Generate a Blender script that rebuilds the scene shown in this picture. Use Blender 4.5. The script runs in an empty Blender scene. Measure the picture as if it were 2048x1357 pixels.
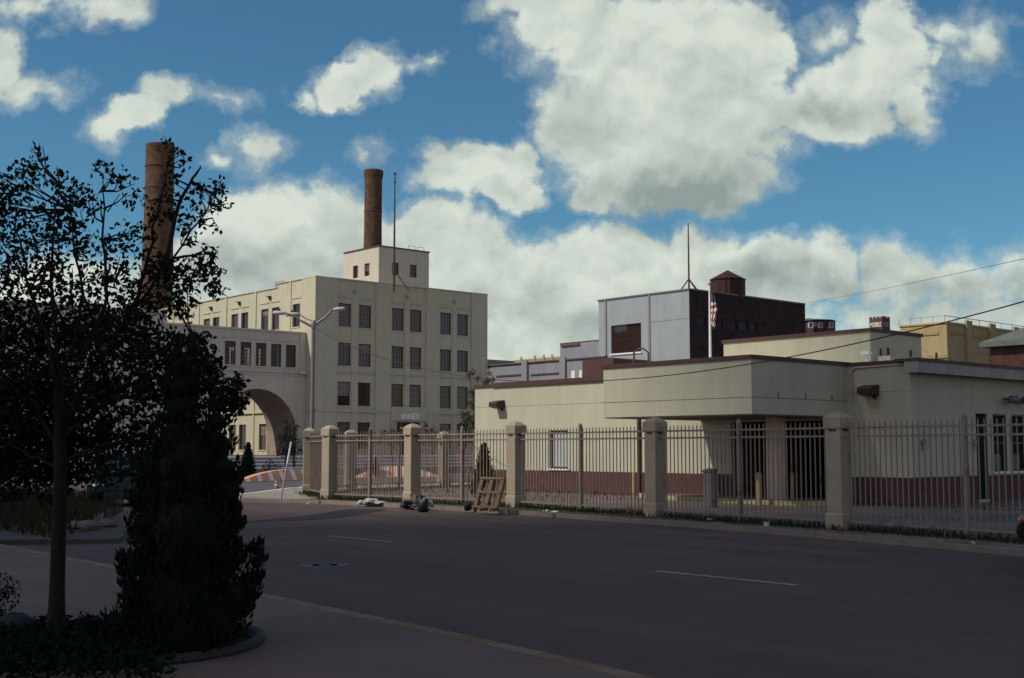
import bpy, math, random
from mathutils import Vector
random.seed(7)
R = math.radians
C = bpy.context.scene.collection
# ------------------------------------------------------------------ camera frame
F, CX, CY, EYE, A = 2450.0, 1024.0, 678.5, 1.65, R(48.7)
TH = math.atan(219 / F)
HD = (-math.sin(A), math.cos(A)); RT = (math.cos(A), math.sin(A))
def ray(px, py):
    x = (px - CX) / F; y = (CY - py) / F
    fh = math.cos(TH) - y * math.sin(TH); fz = math.sin(TH) + y * math.cos(TH)
    return (HD[0]*fh + RT[0]*x, HD[1]*fh + RT[1]*x, fz, fh, x)
def gz(px, py, z=0.0):
    d = ray(px, py); t = (z - EYE) / d[2]; return Vector((d[0]*t, d[1]*t, z))
def onY(px, py, y):
    d = ray(px, py); t = y / d[1]; return Vector((d[0]*t, y, EYE + d[2]*t))
def onX(px, py, x):
    d = ray(px, py); t = x / d[0]; return Vector((x, d[1]*t, EYE + d[2]*t))
def at(px, py, dep):
    d = ray(px, py); t = dep / d[3]; return Vector((d[0]*t, d[1]*t, EYE + d[2]*t))

# ------------------------------------------------------------------ materials
MATS = {}
def mat(name, col, rough=.85, var=.15, scale=3.0, fine=40.0, bump=.15, metal=0.0, streak=0.0, spec=.3, blotch=None, bdist=.01):
    if name in MATS: return MATS[name]
    m = bpy.data.materials.new(name); m.use_nodes = True
    nt = m.node_tree; N = nt.nodes; L = nt.links
    b = N['Principled BSDF']
    b.inputs['Roughness'].default_value = rough; b.inputs['Metallic'].default_value = metal
    b.inputs['Specular IOR Level'].default_value = spec
    g = N.new('ShaderNodeNewGeometry')
    def noise(s, det=6, vec=None, r=.6):
        n = N.new('ShaderNodeTexNoise'); n.inputs['Scale'].default_value = s; n.inputs['Detail'].default_value = det
        n.inputs['Roughness'].default_value = r
        L.new(vec or g.outputs['Position'], n.inputs['Vector']); return n
    def ramp(fac, lo, hi, c0, c1):
        r = N.new('ShaderNodeMapRange'); r.inputs[1].default_value = lo; r.inputs[2].default_value = hi
        r.inputs[3].default_value = c0; r.inputs[4].default_value = c1; L.new(fac, r.inputs[0]); return r.outputs[0]
    a = ramp(noise(scale).outputs[0], .3, .7, 1 - var, 1 + var)
    f = ramp(noise(fine, 3).outputs[0], .3, .7, 1 - var*.6, 1 + var*.6)
    mul = N.new('ShaderNodeMath'); mul.operation = 'MULTIPLY'; L.new(a, mul.inputs[0]); L.new(f, mul.inputs[1])
    fac = mul.outputs[0]
    if streak:
        mp = N.new('ShaderNodeMapping'); mp.inputs['Scale'].default_value = (1.6, 1.6, .12); L.new(g.outputs['Position'], mp.inputs['Vector'])
        s = ramp(noise(1.6, 8, mp.outputs[0], .7).outputs[0], .35, .62, 1 - streak, 1.0)
        m2 = N.new('ShaderNodeMath'); m2.operation = 'MULTIPLY'; L.new(fac, m2.inputs[0]); L.new(s, m2.inputs[1]); fac = m2.outputs[0]
    vm = N.new('ShaderNodeVectorMath'); vm.operation = 'SCALE'; vm.inputs[0].default_value = col[:3]; L.new(fac, vm.inputs['Scale'])
    out = vm.outputs[0]
    if blotch:
        bc, bs, lo, hi = blotch
        mx = N.new('ShaderNodeMix'); mx.data_type = 'RGBA'
        L.new(ramp(noise(bs, 8, None, .65).outputs[0], lo, hi, 0, 1), mx.inputs[0]); L.new(out, mx.inputs[6]); mx.inputs[7].default_value = (*bc, 1)
        out = mx.outputs[2]
    L.new(out, b.inputs['Base Color'])
    if bump:
        bp = N.new('ShaderNodeBump'); bp.inputs['Strength'].default_value = bump; bp.inputs['Distance'].default_value = bdist
        L.new(noise(fine*1.3, 5).outputs[0], bp.inputs['Height']); L.new(bp.outputs[0], b.inputs['Normal'])
    MATS[name] = m; return m
def leafmat(name, col, var=.35, trans=.25):
    m = mat(name, col, .7, var, 9.0, 60.0, 0, spec=.05)
    nt = m.node_tree; N = nt.nodes; L = nt.links; b = N['Principled BSDF']
    t = N.new('ShaderNodeBsdfTranslucent'); t.inputs[0].default_value = (col[0]*1.5, col[1]*1.7, col[2], 1)
    mx = N.new('ShaderNodeMixShader'); mx.inputs[0].default_value = trans
    L.new(b.outputs[0], mx.inputs[1]); L.new(t.outputs[0], mx.inputs[2]); L.new(mx.outputs[0], N['Material Output'].inputs[0]); return m
def brickmat(name, c1, c2, mortar, scale=1.0, w=.22, h=.075, axis=None, rough=.9, bump=.4, sq=False):
    m = bpy.data.materials.new(name); m.use_nodes = True; nt = m.node_tree; N = nt.nodes; L = nt.links; b = N['Principled BSDF']
    g = N.new('ShaderNodeNewGeometry'); sp = N.new('ShaderNodeSeparateXYZ'); L.new(g.outputs['Position'], sp.inputs[0])
    cb = N.new('ShaderNodeCombineXYZ')
    if axis == 'ground':
        L.new(sp.outputs[0], cb.inputs[0]); L.new(sp.outputs[1], cb.inputs[1])
    else:
        ad = N.new('ShaderNodeMath'); ad.operation = 'ADD'; L.new(sp.outputs[0], ad.inputs[0]); L.new(sp.outputs[1], ad.inputs[1])
        L.new(ad.outputs[0], cb.inputs[0]); L.new(sp.outputs[2], cb.inputs[1])
    t = N.new('ShaderNodeTexBrick'); L.new(cb.outputs[0], t.inputs['Vector'])
    t.inputs['Color1'].default_value = (*c1, 1); t.inputs['Color2'].default_value = (*c2, 1); t.inputs['Mortar'].default_value = (*mortar, 1)
    t.inputs['Scale'].default_value = scale; t.inputs['Brick Width'].default_value = w; t.inputs['Row Height'].default_value = h
    t.inputs['Mortar Size'].default_value = h*.12
    n = N.new('ShaderNodeTexNoise'); n.inputs['Scale'].default_value = 1.1; n.inputs['Detail'].default_value = 8; L.new(g.outputs['Position'], n.inputs['Vector'])
    r = N.new('ShaderNodeMapRange'); r.inputs[1].default_value = .3; r.inputs[2].default_value = .7; r.inputs[3].default_value = .6; r.inputs[4].default_value = 1.35; L.new(n.outputs[0], r.inputs[0])
    vm = N.new('ShaderNodeVectorMath'); vm.operation = 'SCALE'; L.new(t.outputs[0], vm.inputs[0]); L.new(r.outputs[0], vm.inputs['Scale'])
    L.new(vm.outputs[0], b.inputs['Base Color']); b.inputs['Roughness'].default_value = rough; b.inputs['Specular IOR Level'].default_value = .2
    bp = N.new('ShaderNodeBump'); bp.inputs['Strength'].default_value = bump; bp.inputs['Distance'].default_value = .02; bp.invert = True
    L.new(t.outputs['Fac'], bp.inputs['Height']); L.new(bp.outputs[0], b.inputs['Normal'])
    MATS[name] = m; return m
def glassmat(name, tint=(.02, .02, .028), clear=0.0, rough=.04):
    m = bpy.data.materials.new(name); m.use_nodes = True; nt = m.node_tree; N = nt.nodes; L = nt.links; b = N['Principled BSDF']
    b.inputs['Base Color'].default_value = (*tint, 1); b.inputs['Roughness'].default_value = rough; b.inputs['Specular IOR Level'].default_value = .6
    n = N.new('ShaderNodeTexNoise'); n.inputs['Scale'].default_value = .9
    g = N.new('ShaderNodeNewGeometry'); L.new(g.outputs['Position'], n.inputs['Vector'])
    bp = N.new('ShaderNodeBump'); bp.inputs['Strength'].default_value = .25; bp.inputs['Distance'].default_value = .02
    L.new(n.outputs[0], bp.inputs['Height']); L.new(bp.outputs[0], b.inputs['Normal'])
    if clear:
        t = N.new('ShaderNodeBsdfTransparent'); mx = N.new('ShaderNodeMixShader'); mx.inputs[0].default_value = clear
        L.new(b.outputs[0], mx.inputs[1]); L.new(t.outputs[0], mx.inputs[2]); L.new(mx.outputs[0], N['Material Output'].inputs[0])
    MATS[name] = m; return m

CREAM = mat('cream_stucco', (.475, .44, .318), .92, .06, .8, 14, .25, streak=.13, bdist=.02)
CREAM2 = mat('pale_block_stucco', (.51, .46, .385), .92, .06, .8, 14, .25, streak=.12, bdist=.02)
GUARD = mat('guardhouse_stucco', (.43, .405, .30), .92, .05, .7, 18, .25, streak=.10, bdist=.02)
PILLAR = mat('pillar_stucco', (.335, .275, .195), .92, .09, 2.2, 25, .35, streak=.18, bdist=.02)
TRIM = mat('brown_trim', (.075, .032, .028), .6, .2, 2, 20, .1)
REDBAND = mat('red_paint', (.085, .033, .03), .8, .15, 1.5, 20, .2, streak=.2)
FENCE = mat('fence_paint', (.215, .163, .130), .55, .12, 6, 40, .05, blotch=((.14, .055, .03), 2.5, .56, .66))
WINFR = mat('window_frame_paint', (.07, .022, .02), .6, .15, 4, 40, 0)
GLASS = glassmat('window_glass'); GLASSC = glassmat('bridge_glass', (.03, .03, .035), .55)
GREENGLASS = glassmat('dark_green_glass', (.004, .016, .011), 0, .3); GREENGLASS.node_tree.nodes['Principled BSDF'].inputs['IOR'].default_value = 1.04
GRAYW = mat('grey_painted_wall', (.30, .325, .335), .9, .06, .5, 12, .2, streak=.12)
GRAYL = mat('lavender_grey_wall', (.25, .25, .275), .9, .08, .5, 12, .2, streak=.15)
DARKB = brickmat('dark_brick', (.042, .023, .025), (.032, .019, .021), (.034, .024, .026), 1, .24, .08)
TANKB = mat('rust_tank', (.045, .016, .014), .8, .25, 1.2, 15, .2, streak=.3)
CHIMB = brickmat('chimney_brick', (.115, .062, .036), (.088, .046, .028), (.09, .058, .04), 1, .25, .09)
REDB = brickmat('red_brick', (.085, .034, .024), (.065, .027, .02), (.07, .045, .038), 1, .22, .075)
YELLOW = mat('ochre_wall', (.35, .275, .14), .9, .08, .6, 15, .2, streak=.15)
STEEL = mat('galvanised_steel', (.30, .27, .27), .5, .15, 5, 40, 0, metal=.3)
RUSTY = mat('rusty_steel', (.10, .045, .03), .75, .25, 5, 40, .1)
WHITEP = mat('white_paint', (.72, .72, .68), .6, .08, 4, 40, .05)
BLACKP = mat('black_plastic', (.012, .014, .014), .4, .2, 8, 40, .1)
DARKFIX = mat('bronze_fixture', (.05, .028, .022), .5, .2, 8, 40, .05)
ASPH = mat('asphalt', (.102, .063, .054), .88, .22, .35, 20, .7, blotch=((.072, .047, .042), .18, .45, .68), bdist=.012)
nt = ASPH.node_tree; bs_ = nt.nodes['Principled BSDF']; lk = bs_.inputs['Base Color'].links[0].from_socket
gp = nt.nodes.new('ShaderNodeNewGeometry'); mp = nt.nodes.new('ShaderNodeMapping'); mp.inputs['Scale'].default_value = (.035, 1.1, 1); mp.inputs['Rotation'].default_value = (0, 0, .03)
nn = nt.nodes.new('ShaderNodeTexNoise'); nn.inputs['Scale'].default_value = 1.0; nn.inputs['Detail'].default_value = 7; mr_ = nt.nodes.new('ShaderNodeMapRange')
for i_, v_ in enumerate((.35, .65, .87, 1.09)): mr_.inputs[i_+1].default_value = v_
vs_ = nt.nodes.new('ShaderNodeVectorMath'); vs_.operation = 'SCALE'
nt.links.new(gp.outputs['Position'], mp.inputs['Vector']); nt.links.new(mp.outputs[0], nn.inputs['Vector']); nt.links.new(nn.outputs[0], mr_.inputs[0]); nt.links.new(lk, vs_.inputs[0]); nt.links.new(mr_.outputs[0], vs_.inputs['Scale']); nt.links.new(vs_.outputs[0], bs_.inputs['Base Color'])
ASPH2 = mat('side_asphalt', (.085, .072, .074), .9, .15, .3, 60, .4)
WALK = mat('brown_concrete', (.15, .10, .08), .9, .16, .8, 24, .5, blotch=((.10, .08, .07), .5, .5, .7))
CONC = mat('pale_concrete', (.27, .24, .20), .9, .15, .8, 50, .3, blotch=((.18, .155, .13), .6, .48, .66))
LOTC = mat('lot_concrete', (.135, .105, .095), .92, .16, .5, 40, .3, blotch=((.08, .066, .058), .3, .45, .62))
KERBY = mat('worn_yellow_kerb', (.19, .115, .062), .85, .2, 2, 30, .3, blotch=((.2, .15, .1), 2.2, .5, .6))
KERBG = mat('grey_kerb', (.20, .16, .13), .9, .2, 2, 30, .3)
YPAINT = mat('yellow_road_paint', (.36, .25, .11), .8, .2, 3, 30, .1, blotch=((.1, .08, .06), 7, .55, .62))
DIRT = mat('dirt', (.085, .065, .045), .95, .3, 1.2, 30, .6, blotch=((.045, .05, .025), 1.0, .48, .6), bdist=.03)
MULCH = mat('mulch', (.025, .017, .012), .95, .35, 6, 50, .8, bdist=.03)
COBBLE = brickmat('cobbles', (.24, .185, .155), (.17, .135, .115), (.05, .045, .03), 1, .24, .13, 'ground', bump=1.0)
PAVER = mat('grey_plaza_paving', (.20, .18, .19), .9, .12, .5, 30, .2)
ORANGE = mat('orange_paint', (.66, .29, .15), .75, .12, 1.5, 30, .15)
WOOD = mat('pallet_wood', (.15, .098, .058), .85, .3, 5, 40, .3)
BARK = mat('bark', (.014, .012, .010), .95, .3, 10, 60, .6)
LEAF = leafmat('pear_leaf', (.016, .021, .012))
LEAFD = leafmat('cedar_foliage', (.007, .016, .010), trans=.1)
LEAFG = leafmat('shrub_foliage', (.05, .085, .03))
LEAFR = leafmat('bronze_foliage', (.055, .045, .03))
GRASS = leafmat('grass_blades', (.034, .04, .018)); DRYG = leafmat('dry_weeds', (.026, .023, .015))
SLATE = mat('slate_roof', (.085, .075, .09), .7, .15, 3, 30, .2)
GROOF = mat('green_grey_roof', (.095, .108, .098), .7, .12, 2, 30, .1)

# ------------------------------------------------------------------ mesh builder
class MB:
    def __init__(s): s.v = []; s.f = []; s.smooth = []
    def add(s, vs, fs, sm=False):
        o = len(s.v); s.v += [tuple(p) for p in vs]; s.f += [tuple(i + o for i in f) for f in fs]; s.smooth += [sm]*len(fs); return s
    def box(s, a, b):
        (x0, y0, z0), (x1, y1, z1) = a, b
        x0, x1 = sorted((x0, x1)); y0, y1 = sorted((y0, y1)); z0, z1 = sorted((z0, z1))
        return s.add([(x0,y0,z0),(x1,y0,z0),(x1,y1,z0),(x0,y1,z0),(x0,y0,z1),(x1,y0,z1),(x1,y1,z1),(x0,y1,z1)],
                     [(0,3,2,1),(4,5,6,7),(0,1,5,4),(1,2,6,5),(2,3,7,6),(3,0,4,7)])
    def bar(s, p, q, w, h=None, up=(0, 0, 1)):
        p = Vector(p); q = Vector(q); h = h or w; d = (q - p).normalized(); u = Vector(up)
        if abs(d.dot(u)) > .95: u = Vector((0, 1, 0))
        sd = d.cross(u).normalized(); u = sd.cross(d)
        vs = [o + sd*i*w/2 + u*j*h/2 for o in (p, q) for i, j in ((-1,-1),(1,-1),(1,1),(-1,1))]
        return s.add(vs, [(0,1,2,3),(7,6,5,4),(0,4,5,1),(1,5,6,2),(2,6,7,3),(3,7,4,0)])
    def tube(s, pts, rad, n=8, cap=True):
        pts = [Vector(p) for p in pts]; rad = rad if isinstance(rad, (list, tuple)) else [rad]*len(pts)
        vs = []; prev = None
        for i, p in enumerate(pts):
            d = (pts[min(i+1, len(pts)-1)] - pts[max(i-1, 0)])
            d = d.normalized() if d.length > 1e-9 else Vector((0, 0, 1))
            if prev is None: u = Vector((1, 0, 0)) if abs(d.x) < .9 else Vector((0, 1, 0))
            else: u = prev
            sd = d.cross(u); sd = sd.normalized() if sd.length > 1e-6 else d.orthogonal().normalized()
            u = sd.cross(d).normalized(); prev = u
            for k in range(n):
                t = 2*math.pi*k/n; vs.append(p + (u*math.cos(t) + sd*math.sin(t))*rad[i])
        fs = [(i*n + k, i*n + (k+1) % n, (i+1)*n + (k+1) % n, (i+1)*n + k) for i in range(len(pts)-1) for k in range(n)]
        if cap: fs += [tuple(range(n))[::-1], tuple((len(pts)-1)*n + k for k in range(n))]
        return s.add(vs, fs, True)
    def lathe(s, c, prof, n=24):
        c = Vector(c); vs = [c + Vector((r*math.cos(2*math.pi*k/n), r*math.sin(2*math.pi*k/n), z)) for r, z in prof for k in range(n)]
        fs = [(i*n + k, i*n + (k+1) % n, (i+1)*n + (k+1) % n, (i+1)*n + k) for i in range(len(prof)-1) for k in range(n)]
        fs += [tuple(range(n))[::-1], tuple((len(prof)-1)*n + k for k in range(n))]
        return s.add(vs, fs, True)
    def prism(s, poly, z0, z1):
        n = len(poly); vs = [(x, y, z0) for x, y in poly] + [(x, y, z1) for x, y in poly]
        return s.add(vs, [tuple(range(n))[::-1], tuple(range(n, 2*n))] + [(i, (i+1) % n, n + (i+1) % n, n + i) for i in range(n)])
    def sheet(s, poly, z):
        return s.add([(x, y, z) for x, y in poly], [tuple(range(len(poly)))])
    def facade(s, axis, c, inw, u0, u1, z0, z1, ops, dep=.22):
        """a wall plane at axis=c with openings (ua,ub,za,zb) and their reveals going inward by dep"""
        us = sorted({u0, u1, *[o[0] for o in ops], *[o[1] for o in ops]}); zs = sorted({z0, z1, *[o[2] for o in ops], *[o[3] for o in ops]})
        P = (lambda u, z, d=0: (c + inw*d, u, z)) if axis == 'x' else (lambda u, z, d=0: (u, c + inw*d, z))
        for i in range(len(us)-1):
            for j in range(len(zs)-1):
                um = (us[i]+us[i+1])/2; zm = (zs[j]+zs[j+1])/2
                if any(o[0] < um < o[1] and o[2] < zm < o[3] for o in ops): continue
                s.add([P(us[i], zs[j]), P(us[i+1], zs[j]), P(us[i+1], zs[j+1]), P(us[i], zs[j+1])], [(0, 1, 2, 3)])
        for a, b, e, f in ops:
            s.add([P(a,e), P(b,e), P(b,f), P(a,f), P(a,e,dep), P(b,e,dep), P(b,f,dep), P(a,f,dep)], [(0,1,5,4),(1,2,6,5),(2,3,7,6),(3,0,4,7)])
        return s
    def build(s, name, m, parent=None, bevel=0):
        me = bpy.data.meshes.new(name); me.from_pydata(s.v, [], s.f); me.validate(); me.update()
        if len(s.smooth) == len(me.polygons): me.polygons.foreach_set('use_smooth', s.smooth)
        me.materials.append(m); o = bpy.data.objects.new(name, me); C.objects.link(o)
        if any(s.smooth): me.set_sharp_from_angle(angle=R(40))
        if parent is not None:
            o.parent = parent; o.matrix_parent_inverse = parent.matrix_basis.inverted()
        if bevel:
            md = o.modifiers.new('bevel', 'BEVEL'); md.width = bevel; md.segments = 2; md.limit_method = 'ANGLE'
        return o
def thing(name, loc, label, cat, group=None, rz=0):
    o = bpy.data.objects.new(name, None); C.objects.link(o); o.location = loc; o.rotation_euler[2] = rz
    o.empty_display_size = .2; o['label'] = label; o['category'] = cat
    if group: o['group'] = group
    return o
def tag(o, label, cat, group=None):
    o['label'] = label; o['category'] = cat
    if group: o['group'] = group
    return o
def struct(o, kind='structure'): o['kind'] = kind; return o
def dup(root, loc, rz, label):
    r = root.copy(); C.objects.link(r); r.location = loc; r.rotation_euler[2] = rz; r['label'] = label
    for ch in list(root.children):
        c = ch.copy(); C.objects.link(c); c.parent = r
        for g in ch.children:
            d = g.copy(); C.objects.link(d); d.parent = c
    return r
def text_mb(txt, origin, ux, height, depth, m, name, parent, width=None):
    cu = bpy.data.curves.new('lettering', 'FONT'); cu.body = txt; cu.size = 1; cu.extrude = .05; cu.offset = .012
    o = bpy.data.objects.new('lettering', cu); C.objects.link(o); dg = bpy.context.evaluated_depsgraph_get(); dg.update()
    me = bpy.data.meshes.new_from_object(o.evaluated_get(dg)); bpy.data.objects.remove(o)
    xs = [v.co.x for v in me.vertices]; ys = [v.co.y for v in me.vertices]
    x0, x1, y0, y1 = min(xs), max(xs), min(ys), max(ys); sx = (width or (x1-x0)*height/(y1-y0))/(x1-x0); sy = height/(y1-y0)
    ux = Vector(ux).normalized(); nrm = ux.cross(Vector((0, 0, 1)))
    for v in me.vertices:
        v.co = Vector(origin) + ux*((v.co.x-x0)*sx) + Vector((0, 0, (v.co.y-y0)*sy)) + nrm*((v.co.z+.05)*10*depth)
    me.name = name; me.materials.clear(); me.materials.append(m); r = bpy.data.objects.new(name, me); C.objects.link(r)
    if parent: r.parent = parent; r.matrix_parent_inverse = parent.matrix_basis.inverted()
    return r
GV = [glassmat('window_glass_%d' % i, t_) for i, t_ in enumerate(((.02, .02, .028), (.055, .045, .062), (.008, .008, .01), (.035, .03, .04)))]
wr = random.Random(21)
def window(parent, axis, c, inw, u0, u1, z0, z1, nu=4, nz=4, dep=.2, fm=None, gm=None, fr=.085, mun=.026):
    """window frame part with its glazing bars, its panes a sub-part"""
    plain = gm is None; fm = fm or WINFR; gm = gm or wr.choice(GV); m = MB()
    def bx(ua, ub, za, zb, da, db):
        if axis == 'x': m.box((c+inw*da, ua, za), (c+inw*db, ub, zb))
        else: m.box((ua, c+inw*da, za), (ub, c+inw*db, zb))
    a, b = dep-.03, dep+.04
    bx(u0, u0+fr, z0, z1, a, b); bx(u1-fr, u1, z0, z1, a, b); bx(u0+fr, u1-fr, z0, z0+fr, a, b); bx(u0+fr, u1-fr, z1-fr, z1, a, b)
    for i in range(1, nu):
        u = u0 + (u1-u0)*i/nu; bx(u-mun/2, u+mun/2, z0+fr, z1-fr, a+.012, b-.012)
    for j in range(1, nz):
        z = z0 + (z1-z0)*j/nz; k = mun*(1.6 if j*2 == nz else 1); bx(u0+fr, u1-fr, z-k/2, z+k/2, a+.015, b-.015)
    f = m.build('window', fm, parent); g = MB(); d = c + inw*(dep+.005)
    q = [(u0+fr*.5, z0+fr*.5), (u1-fr*.5, z0+fr*.5), (u1-fr*.5, z1-fr*.5), (u0+fr*.5, z1-fr*.5)]
    g.add([(d, u, z) if axis == 'x' else (u, d, z) for u, z in q], [(0, 1, 2, 3)]); g.build('pane', gm, f)
    if plain and wr.random() < .3:
        fz = wr.choice((.25, .4, .55)); d -= inw*.006; q = [(u0+fr, z1-fr-(z1-z0)*fz), (u1-fr, z1-fr-(z1-z0)*fz), (u1-fr, z1-fr), (u0+fr, z1-fr)]
        g = MB(); g.add([(d, u, z) if axis == 'x' else (u, d, z) for u, z in q], [(0, 1, 2, 3)]); g.build('blind', mat('blind_%d' % wr.randrange(3), wr.choice(((.16, .14, .16), (.11, .09, .10), (.2, .18, .17))), .5, .1), f)
    return f

def leaves(mb, c, r, n, size, up=0.0, flat=.55, shell=.0, asp=.5):
    c = Vector(c)
    for _ in range(n):
        d = Vector((random.gauss(0, 1), random.gauss(0, 1), random.gauss(0, 1))).normalized()
        p = c + d * r * (shell + (1-shell)*random.random()**.5)
        a = Vector((random.gauss(0, 1), random.gauss(0, 1), random.gauss(0, 1) - flat)).normalized()
        if up: a = (a*(1-up) + Vector((0, 0, 1))*up + d*.25*up).normalized()
        b = a.cross(Vector((random.gauss(0, 1), random.gauss(0, 1), random.gauss(0, 1)))).normalized()
        n2 = a.cross(b); L = size*random.uniform(.65, 1.3); w = L*asp
        mb.add([p, p + a*L*.45 + b*w*.5 + n2*L*.1, p + a*L, p + a*L*.45 - b*w*.5 + n2*L*.1], [(0, 1, 2), (0, 2, 3)])

# ------------------------------------------------------------------ ground, roads
NEARK = [(-75, 7.1), (-40, 7.05), (-20.1, 6.92), (-17.4, 6.86), (-15.6, 6.8), (-11.6, 6.68), (-10.5, 6.62), (-8.0, 6.47), (-5.59, 6.22), (-2, 5.75), (8, 4.4), (30, 1.5)]
FARK = [(-34.4, 18.9), (-32.9, 20.0), (-27.1, 20.5), (-22.75, 20.5), (-16.05, 19.75), (-12.7, 19.2), (-9.08, 18.4), (-4, 17.2), (8, 14.4), (30, 9)]
g = MB(); g.sheet([(-900, -300), (500, -300), (500, 900), (-900, 900)], -.06); struct(g.build('ground', DIRT))
road = MB(); road.sheet([(-75, 7.08), *[(x, y - .02) for x, y in NEARK[1:]], (40, 1), (40, 7), *[(x, y) for x, y in reversed(FARK)], (-37, 20.4), (-38.6, 22), (-40.7, 24), (-42.2, 26), (-43.0, 30), (-43.2, 90), (-64, 90), (-64, 17.5), (-75, 17.5)], 0)
struct(road.build('road', ASPH))
side = MB(); side.sheet([(-63.5, 20), (-40.0, 23.4), (-41.9, 25.9), (-42.7, 30), (-42.9, 120), (-78, 120), (-78, 20)], .004); struct(side.build('side_street', ASPH2))
# far kerb with verge
def strip(pts, w0, w1, z0, z1, name, m, flip=1):
    mb = MB(); n = len(pts); L_, R_ = [], []
    for i, p in enumerate(pts):
        a = Vector(pts[max(i-1, 0)]); b = Vector(pts[min(i+1, n-1)]); d = (b-a).normalized(); nn = Vector((-d.y, d.x))*flip
        L_.append(Vector(p) + nn*w0); R_.append(Vector(p) + nn*w1)
    for i in range(n-1):
        v = [(L_[i].x, L_[i].y, z0), (L_[i+1].x, L_[i+1].y, z0), (L_[i+1].x, L_[i+1].y, z1), (L_[i].x, L_[i].y, z1), (R_[i].x, R_[i].y, z1), (R_[i+1].x, R_[i+1].y, z1), (R_[i].x, R_[i].y, z0), (R_[i+1].x, R_[i+1].y, z0)]
        mb.add(v, [(0, 1, 2, 3), (3, 2, 5, 4), (4, 5, 7, 6)])
    return mb.build(name, m)
def smooth(pts, k=6):
    out = []
    for i in range(len(pts)-1):
        p0 = Vector(pts[max(i-1, 0)]); p1 = Vector(pts[i]); p2 = Vector(pts[i+1]); p3 = Vector(pts[min(i+2, len(pts)-1)])
        for j in range(k):
            t = j/k; out.append(.5*((2*p1) + (p2-p0)*t + (2*p0-5*p1+4*p2-p3)*t*t + (3*p1-p0-3*p2+p3)*t**3))
    out.append(Vector(pts[-1])); return [tuple(p) for p in out]
FK = smooth(FARK)
struct(strip(FK, 0, .16, -.02, .10, 'kerb_far', KERBG)); struct(strip(smooth(NEARK), -.01, -.17, -.02, .13, 'kerb_near', KERBY))
nw = MB(); nw.sheet([(x, y - .17) for x, y in smooth(NEARK)] + [(30, -14), (-75, -14)], .126); struct(nw.build('sidewalk_near', WALK))
verge = MB(); verge.sheet([(x, y + .15) for x, y in FK if x > -33.5] + [(30, 11.8), (-8, 20.6), (-13.7, 21.3), (-19, 22), (-24.6, 22.6), (-29, 22.2), (-33, 21.8)], .092); struct(verge.build('verge', DIRT))
cob = MB(); cob.sheet([(x, y + .16) for x, y in FK if -20 < x < 9] + [(9, 15.6), (0, 17.5), (-8, 19.45), (-13.7, 20.15), (-17, 20.45)], .097); struct(cob.build('cobble_strip', COBBLE))
lot = MB(); lot.sheet([(-33, 21.6), (-29, 22.0), (-24.6, 22.4), (-19, 21.8), (-13.7, 21.1), (-8, 20.4), (30, 11.6), (30, 70), (-41.6, 70), (-41.4, 31.6), (-40.2, 26.4), (-37, 23.2)], .02); struct(lot.build('forecourt', LOTC))
cs = MB(); cs.prism([(-34.3, 18.95), (-32.6, 20.1), (-33, 21.6), (-36.2, 22.9), (-39.4, 26.4), (-40.8, 31.6), (-41.2, 60), (-42.9, 60), (-42.8, 30), (-42.02, 25.8), (-40.47, 23.9), (-38.36, 21.8), (-37.2, 20.5), (-35.4, 19.2)], -.03, .11); struct(cs.build('corner_sidewalk', CONC))
ck = smooth([(-34.67, 18.72), (-35.6, 19.1), (-37.25, 20.4), (-38.45, 21.75), (-40.55, 23.85), (-42.1, 25.75), (-42.95, 30), (-43.0, 60)])
struct(strip(ck, 0, .17, -.02, .125, 'kerb_corner', WHITEP, -1))
# dashes and other paint
for (x0, x1, y) in ((-19.83, -17.84, 12.84), (-11.31, -9.01, 12.5), (-28.4, -26.3, 13.1), (-3, -.6, 11.9)):
    d = MB(); d.add([(x0, y-.05, .006), (x1, y-.07, .006), (x1, y+.05, .006), (x0, y+.07, .006)], [(0, 1, 2, 3)]); struct(d.build('road_marking', YPAINT))
st = MB(); pts = [(490, 1045, 1.2), (540, 1041, 2.5), (600, 1037, 4), (640, 1033, 5.5), (690, 1027, 8), (730, 1023, 5), (770, 1019.5, 1)]
up_ = [gz(p[0], p[1]-p[2], .005) for p in pts]; dn = [gz(p[0], p[1]+p[2], .005) for p in pts]
for i in range(len(pts)-1): st.add([dn[i], dn[i+1], up_[i+1], up_[i]], [(0, 1, 2, 3)])
struct(st.build('tar_stain', mat('tar', (.022, .018, .018), .7, .2, 3, 40, .2)))
mh = thing('manhole_cover', gz(650, 1131.5), 'round pale iron manhole cover set in the dark road', 'manhole cover')
mc = gz(650, 1131.5)
ring = MB(); ring.lathe((mc.x, mc.y, 0), [(.36, .0), (.36, .008), (.29, .011), (.29, .006), (.28, .006)], 40); ring.build('rim', mat('worn_iron', (.085, .078, .082), .6, .2, 10, 60, .2, metal=.2), mh)
lid = MB(); lid.lathe((mc.x, mc.y, 0), [(.28, .0), (.28, .009), (.2, .009), (.2, .006), (.1, .006), (.1, .010), (.01, .010)], 40); lid.build('lid', mat('dark_iron', (.07, .068, .08), .5, .25, 20, 80, .4, metal=.3), mh)

# plaza terraces in front of the annex
plz = MB(); HZ = .93
for i, x in enumerate((-79.5, -83.5, -87.8, -92.5)): plz.box((x, 26, -.1), (-230 if i == 3 else (-83.5, -87.8, -92.5)[i], 130, HZ*(i+1)/4))
struct(plz.build('plaza_terrace', PAVER))
for i, x in enumerate((-79.5, -83.5, -87.8, -92.5)):
    z = HZ*(i+1)/4; n = MB(); n.box((x+.012, 26, z-.10), (x-.30, 130, z+.012)); struct(n.build('step_edge', mat('pale_step_edge', (.42, .42, .43), .85, .15, 1, 20, .1)))

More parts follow.
